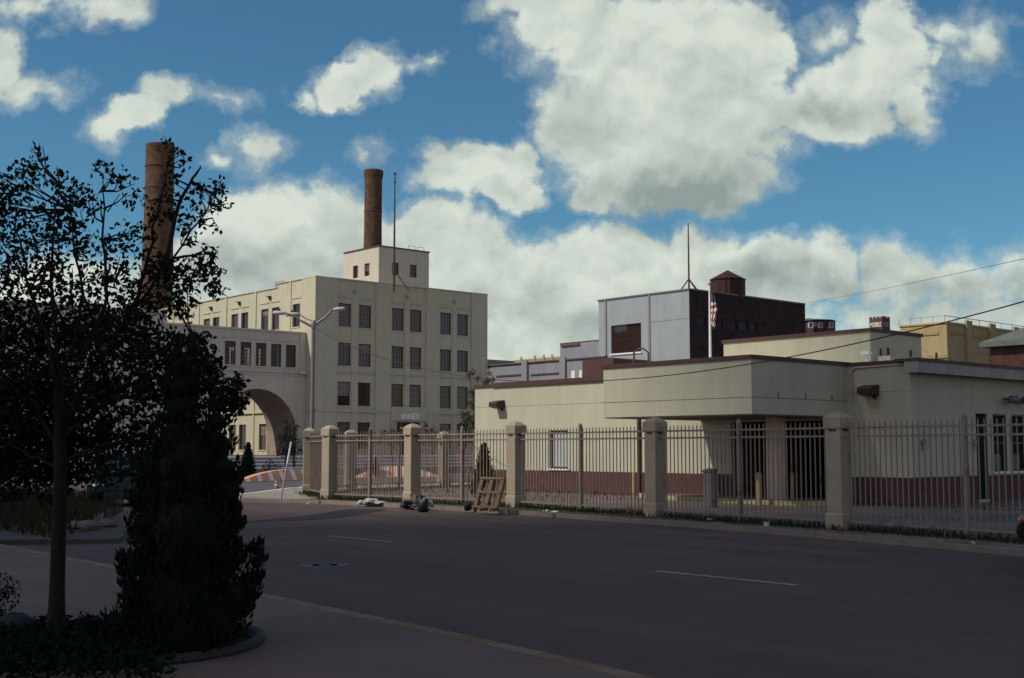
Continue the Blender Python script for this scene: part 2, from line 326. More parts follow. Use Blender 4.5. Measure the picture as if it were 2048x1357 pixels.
# ------------------------------------------------------------------ ANNEX
AX, AY = -111.5, 70.0
ann = thing('annex_building', (AX, AY, 0), 'large four storey cream factory block lettered ANNEX with rows of dark windows', 'building')
ROWS = [(14.87, 17.4), (10.6, 13.1), (6.28, 8.85), (1.6, 4.5)]
xw = [(73.05, 74.7), (75.68, 77.35), (80.15, 81.8), (82.66, 84.32), (87.0, 88.65), (89.52, 91.2)]
xo = []
for r, (a, b) in enumerate(ROWS):
    for u in xw:
        if r == 3 and 80 < u[0] < 84: continue
        xo.append((u[0], u[1], a, b))
DOOR = (80.95, 84.15, .95, 4.6)
bays = [-121.1 - 6.95*k for k in range(5)]
yw = [(-116.3, -114.75)] + [w for c in bays for w in ((c-2.0, c-.35), (c+.35, c+2.0))]
yo = [(u[0], u[1], a-.1 if r == 3 else a, b-.1 if r == 3 else b) for r, (a, b) in enumerate(ROWS) for u in yw]
w = MB(); Wx, Wy = AX-.14, AY+.1
w.facade('x', Wx, -1, Wy, 94.0, .5, 20.0, xo + [DOOR], .32)
w.facade('y', Wy, 1, -156, -119.6, .5, 19.55, [o for o in yo if o[1] < -119.6 or o[0] < -119.6], .32) if False else None
w.facade('y', Wy, 1, -156, Wx, .5, 19.55, yo, .32)
w.add([(Wx, Wy, 19.55), (-119.6, Wy, 19.55), (-119.6, Wy, 20), (Wx, Wy, 20)], [(0, 1, 2, 3)])
w.add([(-156, 94, .5), (-156, 94, 19.55), (Wx, 94, 20), (Wx, 94, .5)], [(0, 1, 2, 3)])
w.add([(-156, Wy, .5), (-156, Wy, 19.55), (-156, 94, 19.55), (-156, 94, .5)], [(0, 1, 2, 3)])
w.add([(-156, Wy, 18.9), (Wx, Wy, 18.9), (Wx, 94, 18.9), (-156, 94, 18.9)], [(0, 1, 2, 3)])
w.build('wall', CREAM, ann)
p = MB()
for a, b in ((70.0, 72.8), (77.9, 79.95), (84.9, 86.85), (91.6, 94.05)): p.box((Wx-.01, a, .6), (AX, b, 20.06))
for a, b in ((74.78, 75.6), (81.88, 82.58), (88.73, 89.44)): p.box((Wx-.01, a, 5.9 if 80 < a < 84 else .6), (AX-.05, b, 18.55))
for a, b in ((-114.2, Wx-.012), (-116.9, -116.55)): p.box((a, AY, .6), (b, Wy+.02, 20.05))
for k in range(6): c = -124.2 - 6.95*k; p.box((c-.35, AY, .6), (c+.05, Wy+.02, 19.6))
p.build('pilasters', CREAM, ann)
cp = MB(); cp.box((Wx-.3, AY-.03, 20.0), (AX+.04, 94.1, 20.10)); cp.box((-119.6, AY-.03, 20.0), (Wx-.3, AY+.35, 20.1)); cp.box((-156, AY-.02, 19.55), (-119.6, AY+.35, 19.64))
cp.build('coping', mat('coping_cream', (.50, .47, .36), .9, .1, 2, 20, .2), ann)
bl = MB()
for a, b in ((69.9, 79.9), (85.0, 94.1)): bl.box((Wx, a, 5.6), (AX+.10, b, 5.78))
bl.box((-156, AY-.1, 5.6), (AX+.10, Wy, 5.78)); bl.box((Wx, 69.97, 9.85), (AX+.02, 94.02, 9.93))
for u in xw: bl.box((Wx, u[0]-.12, 18.0), (AX-.04, u[1]+.12, 18.10))
for u in yw: bl.box((u[0]-.12, AY+.02, 18.0), (u[1]+.12, Wy+.02, 18.1))
for o in xo: bl.box((Wx-.05, o[0]-.06, o[2]-.12), (Wx+.07, o[1]+.06, o[2]))
for o in yo: bl.box((o[0]-.06, Wy-.07, o[2]-.12), (o[1]+.06, Wy+.05, o[2]))
bl.build('ledges', CREAM, ann)
plq = MB(); plq.box((Wx, 79.98, 4.75), (AX+.09, 84.95, 6.3)); plq.build('sign_band', CREAM, ann)
text_mb('ANNEX', (AX+.10, 81.3, 4.92), (0, 1, 0), .62, .05, mat('pale_letters', (.86, .9, .88), .5, .02), 'sign_letters', ann, 2.55)
for o in xo: window(ann, 'x', Wx, -1, *o, dep=.22, nu=3 if False else 4, nz=5 if o[2] > 14 else 4)
for o in yo: window(ann, 'y', Wy, 1, *o, dep=.22)
d = MB(); d.box((Wx-.3, DOOR[0], .95), (Wx-.24, DOOR[1], 4.6)); dd = d.build('door', mat('dark_door', (.05, .025, .022), .5), ann)
d2 = MB(); 
for k in range(5): d2.box((Wx-.24, DOOR[0]+.8*k-.05*(k > 0), .95), (Wx-.17, DOOR[0]+.8*k+.06, 4.6))
d2.box((Wx-.23, DOOR[0], 3.4), (Wx-.18, DOOR[1], 3.55)); d2.build('door_frame', WINFR, dd)
for y in (79.5+1.75, 84.75):
    y = 81.2 if y < 84 else 84.75
    l = MB(); l.lathe((AX+.32, y, 3.3), [(.02, 0), (.05, .25), (.14, .42), (.17, .9), (.2, .92), (.05, 1.2), (.02, 1.45)], 10); l.bar((AX, y, 3.9), (AX+.3, y, 3.9), .05)
    ln = l.build('lantern', mat('red_lantern', (.16, .04, .03), .5), ann)
    gl = MB(); gl.lathe((AX+.32, y, 3.62), [(.12, .1), (.165, .28), (.165, .42)], 10); gl.build('lantern_glass', mat('lantern_glass', (.6, .5, .42), .3), ln)
for y in (75.15, 82.2, 89.1):
    l = MB(); l.box((AX-.05, y-.28, 18.85), (AX+.28, y+.28, 18.95)); l.box((AX-.05, y-.12, 18.66), (AX+.12, y+.12, 18.85)); l.build('wall_lamp', CREAM2, ann)
for c in bays:
    l = MB(); l.box((c-.25, AY-.28, 18.65), (c+.25, Wy, 18.75)); l.box((c-.1, AY-.1, 18.35), (c+.1, Wy, 18.65)); l.build('wall_lamp', DARKFIX, ann)
# penthouse on the roof: part of the building
ph = MB(); c0 = at(758, 493, 140); PX, PY = c0.x, c0.y; PZ = c0.z
ey = onX(858, 506, PX).y; ex = onY(689, 505, PY).x
pw = [(onX(784, 527, PX).y, onX(798, 527, PX).y), (onX(820, 531, PX).y, onX(834, 531, PX).y)]
pz0, pz1 = onX(826, 555, PX).z, onX(826, 530, PX).z
qw = [(onY(706, 533, PY).x, onY(716, 533, PY).x), (onY(729, 528, PY).x, onY(739, 528, PY).x)]
ph.facade('x', PX, -1, PY, ey, 18.9, PZ, [(a, b, pz0, pz1) for a, b in pw], .3); ph.facade('y', PY, 1, ex, PX, 18.9, PZ, [(a, b, pz0-.05, pz1-.05) for a, b in qw], .3)
ph.add([(ex, PY, PZ-.1), (PX, PY, PZ-.1), (PX, ey, PZ-.1), (ex, ey, PZ-.1)], [(0, 1, 2, 3)]); ph.add([(ex, PY, 18.9), (ex, ey, 18.9), (ex, ey, PZ), (ex, PY, PZ)], [(0, 1, 2, 3)]); ph.add([(ex, ey, 18.9), (PX, ey, 18.9), (PX, ey, PZ), (ex, ey, PZ)], [(0, 1, 2, 3)])
pho = ph.build('penthouse', CREAM2, ann)
pc = MB(); pc.box((ex-.1, PY-.1, PZ), (PX+.1, ey+.1, PZ+.14)); pc.build('penthouse_coping', TRIM, pho)
for a, b in pw: window(pho, 'x', PX, -1, a, b, pz0, pz1, 3, 3)
for a, b in qw: window(pho, 'y', PY, 1, a, b, pz0-.05, pz1-.05, 3, 3)
lh = MB()
for px in (818, 836):
    q = onX(px, 500, PX-.5); 
    for k in (0, .95): lh.tube([(PX-.6, q.y+k, PZ+.1), (PX-.6, q.y+k, PZ+.65)], .03, 6)
    lh.tube([(PX-.6, q.y, PZ+.65), (PX-.6, q.y+.95, PZ+.65)], .03, 6)
lh.build('ladder_rail', mat('green_rail', (.2, .26, .19), .6), ann)
rb = MB(); a = at(425, 588, 150); b_ = at(470, 588, 150); rb.box((a.x, 80, 18.9), (b_.x, 86, onY(450, 585, 80).z)); rb.build('roof_hut', mat('mauve_block', (.22, .18, .17), .9), ann)
# mast on the roof
b0 = at(788, 566, 134); t0 = at(787.5, 350, 134)
ms = thing('roof_mast', (b0.x, b0.y, 19.0), 'tall thin rusty pole with a ball tip on the cream annex roof', 'mast')
m = MB(); m.tube([(b0.x, b0.y, 18.9), (b0.x, b0.y, 26), (b0.x, b0.y, t0.z)], [.13, .11, .06], 10); m.build('pole', RUSTY, ms)
m = MB(); m.lathe((b0.x, b0.y, t0.z), [(.02, -.1), (.16, .05), (.16, .18), (.02, .32)], 12); m.lathe((b0.x, b0.y, t0.z), [(.14, -.9), (.14, -.75)], 10); m.build('ball_tip', RUSTY, ms)
m = MB(); m.bar((b0.x, b0.y, 21.3), (b0.x+1.0, b0.y+1.3, 19.0), .12); m.build('brace', RUSTY, ms)

# ------------------------------------------------------------------ arched bridge
BX, BX2 = -113.28, -119.3; CYA, RA, CZA = 64.3, 4.65, 3.2; YL = 53.8
br = thing('arched_bridge', (BX, 64, 0), 'cream enclosed footbridge over a round arch joining the annex to its neighbour', 'footbridge')
gw = [(60.4 + 1.79*k, 61.65 + 1.79*k) for k in range(5)]; gw2 = [(54.9 + 1.3*k, 55.8 + 1.3*k) for k in range(3)]
bo = [(a, b, 10.24, 12.65) for a, b in gw + gw2]
w = MB()
w.facade('x', BX, -1, YL, 70.05, 9.6, 13.9, bo, .3); w.facade('x', BX2, 1, YL, 70.05, 9.6, 13.9, bo, .3)
w.add([(BX, YL, 13.3), (BX, 70.05, 13.3), (BX2, 70.05, 13.3), (BX2, YL, 13.3)], [(0, 1, 2, 3)]); w.add([(BX, YL, 9.7), (BX, 70.05, 9.7), (BX2, 70.05, 9.7), (BX2, YL, 9.7)], [(0, 1, 2, 3)])
N_ = 40; ar = [(CYA + RA*math.cos(math.pi*k/N_), CZA + RA*math.sin(math.pi*k/N_)) for k in range(N_+1)]
for x in (BX, BX2):
    for k in range(N_):
        (y0, z0), (y1, z1) = ar[k], ar[k+1]; w.add([(x, y0, z0), (x, y1, z1), (x, y1, 9.6), (x, y0, 9.6)], [(0, 1, 2, 3)])
    w.add([(x, CYA+RA, .5), (x, 70.05, .5), (x, 70.05, 9.6), (x, CYA+RA, 9.6)], [(0, 1, 2, 3)]); w.add([(x, YL, .5), (x, CYA-RA, .5), (x, CYA-RA, 9.6), (x, YL, 9.6)], [(0, 1, 2, 3)])
w.build('wall', CREAM2, br)
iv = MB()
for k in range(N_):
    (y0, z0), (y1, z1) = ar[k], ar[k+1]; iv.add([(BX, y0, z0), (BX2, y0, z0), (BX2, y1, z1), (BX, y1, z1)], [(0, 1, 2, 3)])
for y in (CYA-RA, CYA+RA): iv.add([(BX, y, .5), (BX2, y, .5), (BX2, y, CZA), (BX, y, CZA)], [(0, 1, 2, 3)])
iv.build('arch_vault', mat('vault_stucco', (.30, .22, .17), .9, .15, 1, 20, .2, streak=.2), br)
lg = MB()
lg.box((BX-.2, YL, 13.9), (BX+.16, 70.0, 14.08)); lg.box((BX2+.2, YL, 13.9), (BX2-.16, 70.0, 14.08))
lg.box((BX, YL, 9.62), (BX+.16, 69.2, 9.78)); lg.box((BX, YL, 9.35), (BX+.09, 69.2, 9.5))
lg.box((BX, 60.0, 13.0), (BX+.07, 69.3, 13.14)); lg.box((BX, 54.4, 13.0), (BX+.07, 58.9, 13.14)); lg.box((BX, 69.25, .6), (BX+.1, 69.97, 13.9)); lg.box((BX, 69.1, 9.55), (BX+.5, 69.97, 9.95))
for k in range(5): lg.box((BX, 60.4+1.79*k-.1, 10.12), (BX+.09, 61.65+1.79*k+.1, 10.24))
lg.build('mouldings', CREAM2, br)
for o in bo:
    window(br, 'x', BX, -1, *o, nu=3, nz=6, gm=GLASSC, dep=.15); window(br, 'x', BX2, 1, *o, nu=3, nz=6, gm=GLASSC, dep=.15)
# left block behind the tree
lb = thing('cream_block', (-112.9, 40, 0), 'shaded cream building at the left end of the arched bridge, mostly behind the tree', 'building')
LO = [(50.5-3.4*k, 52.0-3.4*k, a, b) for k in range(12) for a, b in ((1.8, 4.4), (6.0, 8.3), (10.2, 12.6))]
w = MB(); w.facade('x', -112.9, -1, 8, YL, .5, 14.9, LO, .3); w.add([(-112.9, YL, .5), (-140, YL, .5), (-140, YL, 14.9), (-112.9, YL, 14.9)], [(0, 1, 2, 3)]); w.add([(-112.9, 8, .5), (-140, 8, .5), (-140, 8, 14.9), (-112.9, 8, 14.9)], [(0, 1, 2, 3)])
w.add([(-112.9, 8, 14.5), (-112.9, YL, 14.5), (-140, YL, 14.5), (-140, 8, 14.5)], [(0, 1, 2, 3)]); w.build('wall', CREAM2, lb)
for o in LO: window(lb, 'x', -112.9, -1, *o, nu=3, nz=4)
m = MB(); m.box((-113.1, 8, 14.9), (-112.75, YL, 15.05)); m.box((-112.9, 8, 5.3), (-112.78, YL, 5.5)); m.build('ledges', CREAM2, lb)

# ------------------------------------------------------------------ chimneys
def chimney(c, top, r, lab, rim):
    t = thing('brick_chimney', (c.x, c.y, 0), lab, 'chimney', 'brick factory chimneys')
    k = r*1.13
    m = MB(); m.lathe((c.x, c.y, 0), [(k*1.12, 0), (k, top*.5), (r*1.02, top*.8), (r, top-1.2)], 40); m.build('shaft', CHIMB, t)
    m = MB()
    if rim: m.lathe((c.x, c.y, top), [(r, -1.6), (r*1.1, -1.0), (r*1.14, -.5), (r*1.14, -.12), (r*1.06, 0), (r*.8, .0), (r*.8, -.5)], 40)
    else: m.lathe((c.x, c.y, top), [(r, -1.3), (r*1.02, -1.2), (r*1.03, -.1), (r*.98, 0), (r*.8, 0), (r*.8, -.6)], 40)
    m.build('cap', CHIMB, t)
    for z in ((.855, .72) if rim else (.93, .86)):
        m = MB(); m.lathe((c.x, c.y, top*z), [(r*1.0, -.15), (r*1.055, -.1), (r*1.055, .1), (r*1.0, .15)], 40); m.build('iron_band', mat('band_brick', (.10, .05, .035), .9), t)
chimney(at(747, 343, 200), 47.6, 1.43, 'round brown brick chimney rising behind the annex penthouse', True)
chimney(at(321, 293, 165), 43.1, 1.9, 'thicker brick chimney behind the leafy tree on the left', False)

# ------------------------------------------------------------------ guardhouse
GY, GX, GL = 31.7, -18.8, -38.36
gh = thing('guardhouse', (GX, GY, 0), 'low flat roofed cream guardhouse with red base band and projecting canopy', 'building')
WIN = (-33.94, -32.93, .9, 2.33); ENT = (-25.3, -21.3, .02, 2.5)
XO = [(35.35, 36.05, .1, 2.72), (36.4, 37.25, .93, 2.73), (37.6, 38.45, .93, 2.73), (38.8, 39.65, .93, 2.73), (40.4, 41.25, .93, 2.73)]
GT = 4.10
w = MB(); w.facade('y', GY, 1, GL, GX, 0, GT, [WIN, ENT], .2); w.facade('x', GX, -1, GY, 46, 0, GT, XO, .06)
w.add([(GL, GY, 0), (GL, 46, 0), (GL, 46, GT), (GL, GY, GT)], [(0, 1, 2, 3)]); w.add([(GL, 46, 0), (GX, 46, 0), (GX, 46, GT), (GL, 46, GT)], [(0, 1, 2, 3)]); w.add([(GL, GY, GT-.05), (GX, GY, GT-.05), (GX, 46, GT-.05), (GL, 46, GT-.05)], [(0, 1, 2, 3)])
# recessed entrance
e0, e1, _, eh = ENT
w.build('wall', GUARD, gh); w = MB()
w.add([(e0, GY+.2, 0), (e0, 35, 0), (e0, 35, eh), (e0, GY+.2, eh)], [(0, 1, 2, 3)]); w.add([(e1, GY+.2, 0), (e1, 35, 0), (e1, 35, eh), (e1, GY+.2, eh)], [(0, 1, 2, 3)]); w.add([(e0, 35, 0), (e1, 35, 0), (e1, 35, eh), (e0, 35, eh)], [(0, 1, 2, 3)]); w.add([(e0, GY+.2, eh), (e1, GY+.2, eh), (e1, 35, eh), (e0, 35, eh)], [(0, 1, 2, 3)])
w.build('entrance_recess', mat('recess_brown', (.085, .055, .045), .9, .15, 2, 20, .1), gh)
rbm = MB()
for a, b in ((GL-.01, e0), (e1, GX+.012)): rbm.box((a, GY-.012, 0), (b, GY+.01, .82))
rbm.box((GX-.01, GY-.012, 0), (GX+.014, 35.35, .83)); rbm.box((GX-.01, 36.05, 0), (GX+.014, 46, .83)); rbm.build('base_band', REDBAND, gh)
tr = MB(); tr.box((GL-.06, GY-.06, GT), (-26.6, GY+.3, GT+.11)); tr.box((-20.85, GY-.06, GT), (GX-.05, GY+.3, GT+.10)); tr.box((GL-.06, GY+.3, GT), (GL+.3, 46, GT+.11)); tr.box((-37.2, GY-.075, GT-.03), (-26.6, GY+.1, GT+.15)); tr.build('roof_trim', TRIM, gh)
gv = MB()
for a, b in ((GL, -26.57), (-20.9, GX)): gv.box((a, GY-.004, 3.29), (b, GY+.01, 3.305))
gv.build('wall_joint', mat('joint_line', (.22, .2, .15), .9), gh)
# canopy
CYF = 27.11; cx0, cx1 = -26.57, -20.9
cn = MB(); cn.box((cx0, CYF, 2.6), (cx1, GY-.002, 4.11)); cno = cn.build('canopy', GUARD, gh)
ct = MB(); ct.box((cx0-.05, CYF-.05, 4.11), (cx1+.05, GY+.3, 4.225)); ct.build('canopy_trim', TRIM, cno)
cg = MB(); cg.box((cx0, CYF-.006, 3.05), (cx1+.006, CYF, 3.065)); cg.box((cx1, CYF, 3.05), (cx1+.006, GY, 3.065)); cg.box((cx0+.02, CYF+.02, 2.57), (cx1-.02, GY, 2.6))
for y in (28.3, 29.6, 30.9): cg.box((cx1, y-.015, 3.05), (cx1+.02, y+.015, 3.22))
cg.build('canopy_joint', mat('joint_dark', (.16, .12, .1), .9), cno)
cl = MB(); cl.box((-22.38, 29.66, .02), (-21.98, 30.06, 2.6)); cl.build('column', mat('column_tan', (.50, .39, .29), .9, .12, 2, 20, .2), gh)
cl = MB(); cl.box((-29.36, GY-.10, .0), (-29.26, GY, 4.15)); cl.build('downpipe', TRIM, gh)
window(gh, 'y', GY, 1, *WIN, nu=1, nz=1, dep=.12, gm=mat('pale_blind', (.36, .37, .36), .4, .05, 2, 30, 0, spec=.5), fr=.07)
sl = MB(); sl.box((WIN[0]-.08, GY-.07, .84), (WIN[1]+.08, GY+.1, .895)); sl.build('window_sill', WHITEP, gh)
for i, o in enumerate(XO[1:]):
    window(gh, 'x', GX, -1, *o, nu=1, nz=2, dep=.035, gm=GREENGLASS, fm=mat('frame_dark', (.02, .03, .025), .4), fr=.05)
    s_ = MB(); s_.box((GX-.1, o[0]-.05, o[2]-.05), (GX+.06, o[1]+.05, o[2]+.005)); s_.build('window_sill', WHITEP, gh)
for a_, b_ in ((36.48, 36.85), (37.7, 38.1)): pnl = MB(); pnl.box((GX-.034, a_, 1.0), (GX-.022, b_, 1.47)); pnl.build('window_notice', mat('brown_paper', (.16, .12, .08), .8), gh)
d = MB(); d.box((GX-.12, 35.35, .1), (GX-.04, 36.05, 2.72)); d.build('door', GREENGLASS, gh)
d = MB(); d.box((-24.9, 34.9, .02), (-23.3, 34.98, 2.2)); d.build('entrance_glass', GREENGLASS, gh)
d = MB(); d.box((-22.9, 34.88, .02), (-21.6, 34.98, 2.15)); d.build('door', mat('dark_door2', (.03, .02, .02), .5), gh)
fs = MB(); fs.box((GX-.02, GY-.28, 3.80), (GX+.42, 46.2, 4.12)); fs.build('fascia', mat('fascia_grey', (.32, .29, .265), .8, .08, 1, 20, .1, streak=.2), gh)
fs = MB(); fs.box((GX-.3, GY-.30, 4.123), (GX+.46, 46.3, 4.21)); fs.build('fascia_trim', TRIM, gh)
for x, z in ((-36.75, 3.38), (-20.05, 3.34)):
    l = MB(); hw = .235
    prof = [(0, .16), (-.06, .17), (-.40, .10), (-.44, .04), (-.42, -.10), (-.10, -.16), (0, -.15)]; n_ = len(prof)
    l.add([(x-hw, GY+p_, z+q_) for p_, q_ in prof] + [(x+hw, GY+p_, z+q_) for p_, q_ in prof], [tuple(range(n_))[::-1], tuple(range(n_, 2*n_))] + [(i, (i+1) % n_, n_+(i+1) % n_, n_+i) for i in range(n_)])
    l.box((x+.06, GY-.07, z-.24), (x+.14, GY, z-.15))
    lo = l.build('wall_light', DARKFIX, gh)
    smr = MB(); rr = random.Random(3); pts = [(x+.16+.12*math.cos(t)*(.7+.5*rr.random()), z-.42+.24*math.sin(t)*(.7+.5*rr.random())) for t in [k*.45 for k in range(14)]]
    smr.add([(a, GY-.005, b) for a, b in pts], [tuple(range(14))]); so = smr.build('wall_smear', mat('smear_tone', (.36, .33, .25), .9, .25, 6, 20, 0), lo)  # irregular patch slightly darker than the wall, below and right of the fixture
for y, z in ((37.15, 3.2), (38.0, 3.2)):
    l = MB(); l.tube([(GX, y, z), (GX+.25, y, z)], .035, 8); l.lathe((GX+.3, y-.08, z-.1), [(.03, .2), (.12, .14), (.13, 0), (.1, -.04)], 12); l.lathe((GX+.3, y+.2, z-.1), [(.03, .2), (.12, .14), (.13, 0), (.1, -.04)], 12); l.build('floodlight', mat('grey_lamp', (.13, .14, .16), .35, .1, metal=.6), gh)
for y in (32.25, 35.12):
    l = MB(); l.tube([(GX, y, 1.83), (GX+.1, y, 1.83)], .10, 12); l.box((GX, y-.05, 1.6), (GX+.05, y+.05, 1.75)); l.build('alarm_bell', mat('bell', (.22, .17, .16), .5), gh)
cd = MB(); cd.tube([(-20.72, GY-.04, 3.05), (-20.72, GY-.04, 3.9), (-20.66, GY-.04, 4.0), (-20.55, GY-.04, 4.04), (-18.95, GY-.04, 4.07)], .03, 8); cd.build('conduit', mat('conduit_beige', (.42, .33, .26), .7), gh)
# upper block
ux1, uy, uz = -24.06, 38.0, 5.78; ux0 = onY(1447, 680, uy).x; uy1 = onX(1842, 663, ux1).y
u = MB(); u.box((ux0, uy, GT-.05), (ux1, uy1, uz)); uo = u.build('upper_block', GUARD, gh)
u = MB(); u.box((ux0-.06, uy-.06, uz), (ux1+.06, uy1+.06, uz+.12)); u.build('upper_block_trim', TRIM, uo)
u = MB(); u.box((ux1, uy+.3, GT-.04), (ux1+.6, uy1-.3, 4.9)); u.build('low_parapet', GUARD, uo)
u = MB(); 
for y in (39.1, 40.6, 42.4): u.box((ux1, y-.03, 5.0), (ux1+.06, y+.03, 5.25))
u.tube([(ux1+.05, 38.6, 5.2), (ux1+.05, 38.6, 4.6)], .03, 6); u.build('wall_bracket', TRIM, uo)
pv = MB(); q = onY(1268, 715, 36.5); q2 = onY(1297, 715, 36.5); zt = onY(1282, 697, 36.5).z
pv.tube([(q.x, 36.5, GT-.1), (q.x, 36.5, zt-.15), ((q.x*.7+q2.x*.3), 36.5, zt-.03), ((q.x+q2.x)/2, 36.5, zt), (q.x*.3+q2.x*.7, 36.5, zt-.04), (q2.x, 36.5, zt-.2), (q2.x, 36.5, GT-.1)], .04, 8); pv.build('roof_pipe', RUSTY, gh)
bx = MB(); a = onY(1165, 722, 40); b = onY(1226, 722, 40); bx.box((a.x, 40, GT-.05), (b.x, 43, a.z)); bx.build('roof_hatch', TRIM, gh)
cm = MB(); q = onY(1734, 710, 36); cm.tube([(q.x, 36, GT-.1), (q.x, 36, q.z)], .03, 6); cm.box((q.x-.18, 35.9, q.z), (q.x+.14, 36.1, q.z+.12)); cm.build('roof_camera', WHITEP, gh)
# island, bollards, post
isl = thing('kerb_island', (-24.5, 30, 0), 'low curved concrete island edged in worn yellow under the canopy', 'traffic island')
m = MB(); poly = [(-28.4+.0, 30.6), (-27.6, 29.9), (-25.5, 29.5), (-21.6, 29.2), (-20.6, 29.5), (-20.2, 30.2), (-20.5, 31.0), (-27.9, 31.1)]; m.prism(poly, .0, .16); m.build('kerb', mat('island_kerb', (.36, .29, .14), .9, .25, 2, 20, .2), isl)
m = MB(); m.prism([(x*.97-.72, y*.97+.9) for x, y in poly], .1, .165); m.build('paving', LOTC, isl)
for k, (px, py, lab) in enumerate(((1518.5, 1009, 'yellow steel bollard just left of the tan canopy column'), (1585, 1007, 'yellow steel bollard just right of the tan canopy column'), (1268, 996, 'slim tan bollard by the red base left of the canopy'))):
    q = gz(px, py, .05); b = MB(); hh = .95 if k < 2 else .9; rr = .09 if k == 0 else .055
    b.lathe((q.x, q.y, 0), [(rr, 0), (rr, hh-.06), (rr*.8, hh-.01), (rr*.3, hh+.02)], 14); tag(b.build('bollard', mat('bollard_yellow', (.29, .21, .09), .7, .15)), lab, 'bollard', 'bollards by the canopy')
q = gz(1420, 1017); kk = thing('card_reader_post', (q.x, q.y, 0), 'grey ticket machine cabinet standing beneath the canopy', 'ticket machine')
m = MB(); m.box((q.x-.16, q.y-.1, .02), (q.x+.14, q.y+.16, 1.0)); m.build('cabinet', mat('machine_grey', (.11, .095, .10), .6, .1), kk, .02)
m = MB(); m.add([(q.x-.18, q.y-.13, 1.0), (q.x+.16, q.y-.13, 1.0), (q.x+.16, q.y+.18, 1.0), (q.x-.18, q.y+.18, 1.0), (q.x-.18, q.y-.13, 1.04), (q.x+.16, q.y-.13, 1.04), (q.x+.16, q.y+.18, 1.1), (q.x-.18, q.y+.18, 1.1)], [(0,3,2,1),(4,5,6,7),(0,1,5,4),(1,2,6,5),(2,3,7,6),(3,0,4,7)]); m.build('sloped_lid', mat('machine_dark', (.06, .05, .055), .6), kk)
fp0 = at(1421, 714, 62); fpt = at(1417.2, 572, 62)
fp = thing('flagpole', (fp0.x, fp0.y, 0), 'slim white flagpole rising behind the guardhouse roof', 'flagpole')
m = MB(); m.tube([(fp0.x, fp0.y, 0), (fp0.x, fp0.y, 5), (fp0.x, fp0.y, fpt.z)], [.10, .09, .045], 12); m.build('pole', WHITEP, fp)
m = MB(); m.lathe((fp0.x, fp0.y, fpt.z), [(.02, 0), (.07, .06), (.07, .12), (.01, .18)], 10); m.build('finial', STEEL, fp)

# flag: limp striped cloth hanging from the pole
def flagmat():
    m = bpy.data.materials.new('flag_cloth'); m.use_nodes = True; N = m.node_tree.nodes; L = m.node_tree.links; b = N['Principled BSDF']
    at_ = N.new('ShaderNodeAttribute'); at_.attribute_name = 'fl'; L.new(at_.outputs['Color'], b.inputs['Base Color']); b.inputs['Roughness'].default_value = .8; return m
zt = at(1418, 580, 62).z; zb = at(1418, 650, 62).z; nu, nv = 26, 60
me = bpy.data.meshes.new('flag'); vs = []; cols = []
for j in range(nv+1):
    v = j/nv
    for i in range(nu+1):
        s_ = i/nu; wdt = .06 + .27*math.sin(min(1, v*1.5)*math.pi*.62)*(1-.65*max(0, v-.55)/.45) 
        dx = wdt*s_; fold = .09*math.sin(s_*13 + v*4)*s_**.6
        vs.append((fp0.x+.08 + RT[0]*dx + HD[0]*fold, fp0.y + RT[1]*dx + HD[1]*fold, zt - (zt-zb)*v*(1 - .0*s_) - .22*s_*v))
fsq = []
for j in range(nv):
    for i in range(nu):
        a = j*(nu+1)+i; fsq.append((a, a+1, a+nu+2, a+nu+1))
me.from_pydata(vs, [], fsq); ca = me.color_attributes.new('fl', 'FLOAT_COLOR', 'CORNER')
for pl in me.polygons:
    j, i = divmod(pl.index, nu); s_ = i/nu; v = j/nv; stripe = int((v*11.0 + s_*(1.2 if v < .6 else 5))) % 2
    col = (.045, .05, .11, 1) if (v < .34) else ((.42, .05, .045, 1) if stripe else (.74, .74, .70, 1))
    if v < .34 and (i*7+j*5) % 13 == 0: col = (.5, .5, .52, 1)
    for li in pl.loop_indices: ca.data[li].color = col
me.materials.append(flagmat()); fo = bpy.data.objects.new('flag', me); C.objects.link(fo); tag(fo, 'limp flag with red and white stripes hanging on the white flagpole', 'flag')

# ------------------------------------------------------------------ distant buildings
D0 = at(1378, 580, 150); DX, DY, DZ = D0.x, D0.y, D0.z
gwh = thing('grey_warehouse', (DX, DY, 0), 'tall grey block with one big dark window and a dark brick side wall', 'building')
x0 = onY(1197, 603, DY).x; y1 = onX(1610, 606, DX).y
WO = (onY(1222, 650, DY).x, onY(1282, 650, DY).x, onY(1252, 706, DY).z, onY(1252, 649, DY).z)
w = MB(); w.facade('y', DY, 1, x0, DX, 0, DZ, [WO], .35); w.add([(x0, DY, 0), (x0, y1, 0), (x0, y1, DZ), (x0, DY, DZ)], [(0, 1, 2, 3)]); w.add([(x0, DY, DZ-.4), (DX, DY, DZ-.4), (DX, y1, DZ-.4), (x0, y1, DZ-.4)], [(0, 1, 2, 3)]); w.build('grey_wall', GRAYW, gwh)
sz0, sz1 = onX(1500, 662, DX).z, onX(1500, 645, DX).z
SO = [(onX(a, 650, DX).y, onX(b, 650, DX).y, sz0, sz1) for a, b in ((1398, 1412), (1438, 1446), (1464, 1474), (1479, 1496), (1500, 1514))]
w = MB(); w.facade('x', DX, -1, DY, y1, 0, DZ, SO, .25); w.add([(x0, y1, 0), (DX, y1, 0), (DX, y1, DZ), (x0, y1, DZ)], [(0, 1, 2, 3)]); w.build('brick_wall', DARKB, gwh)
for o in SO: window(gwh, 'x', DX, -1, *o, nu=2, nz=2, fm=BLACKP, fr=.06, gm=mat('dim_glass', (.035, .033, .05), .6, .2))
window(gwh, 'y', DY, 1, *WO, nu=6, nz=4, dep=.25, gm=glassmat('brown_glass', (.03, .014, .014)), fr=.1)
m = MB()
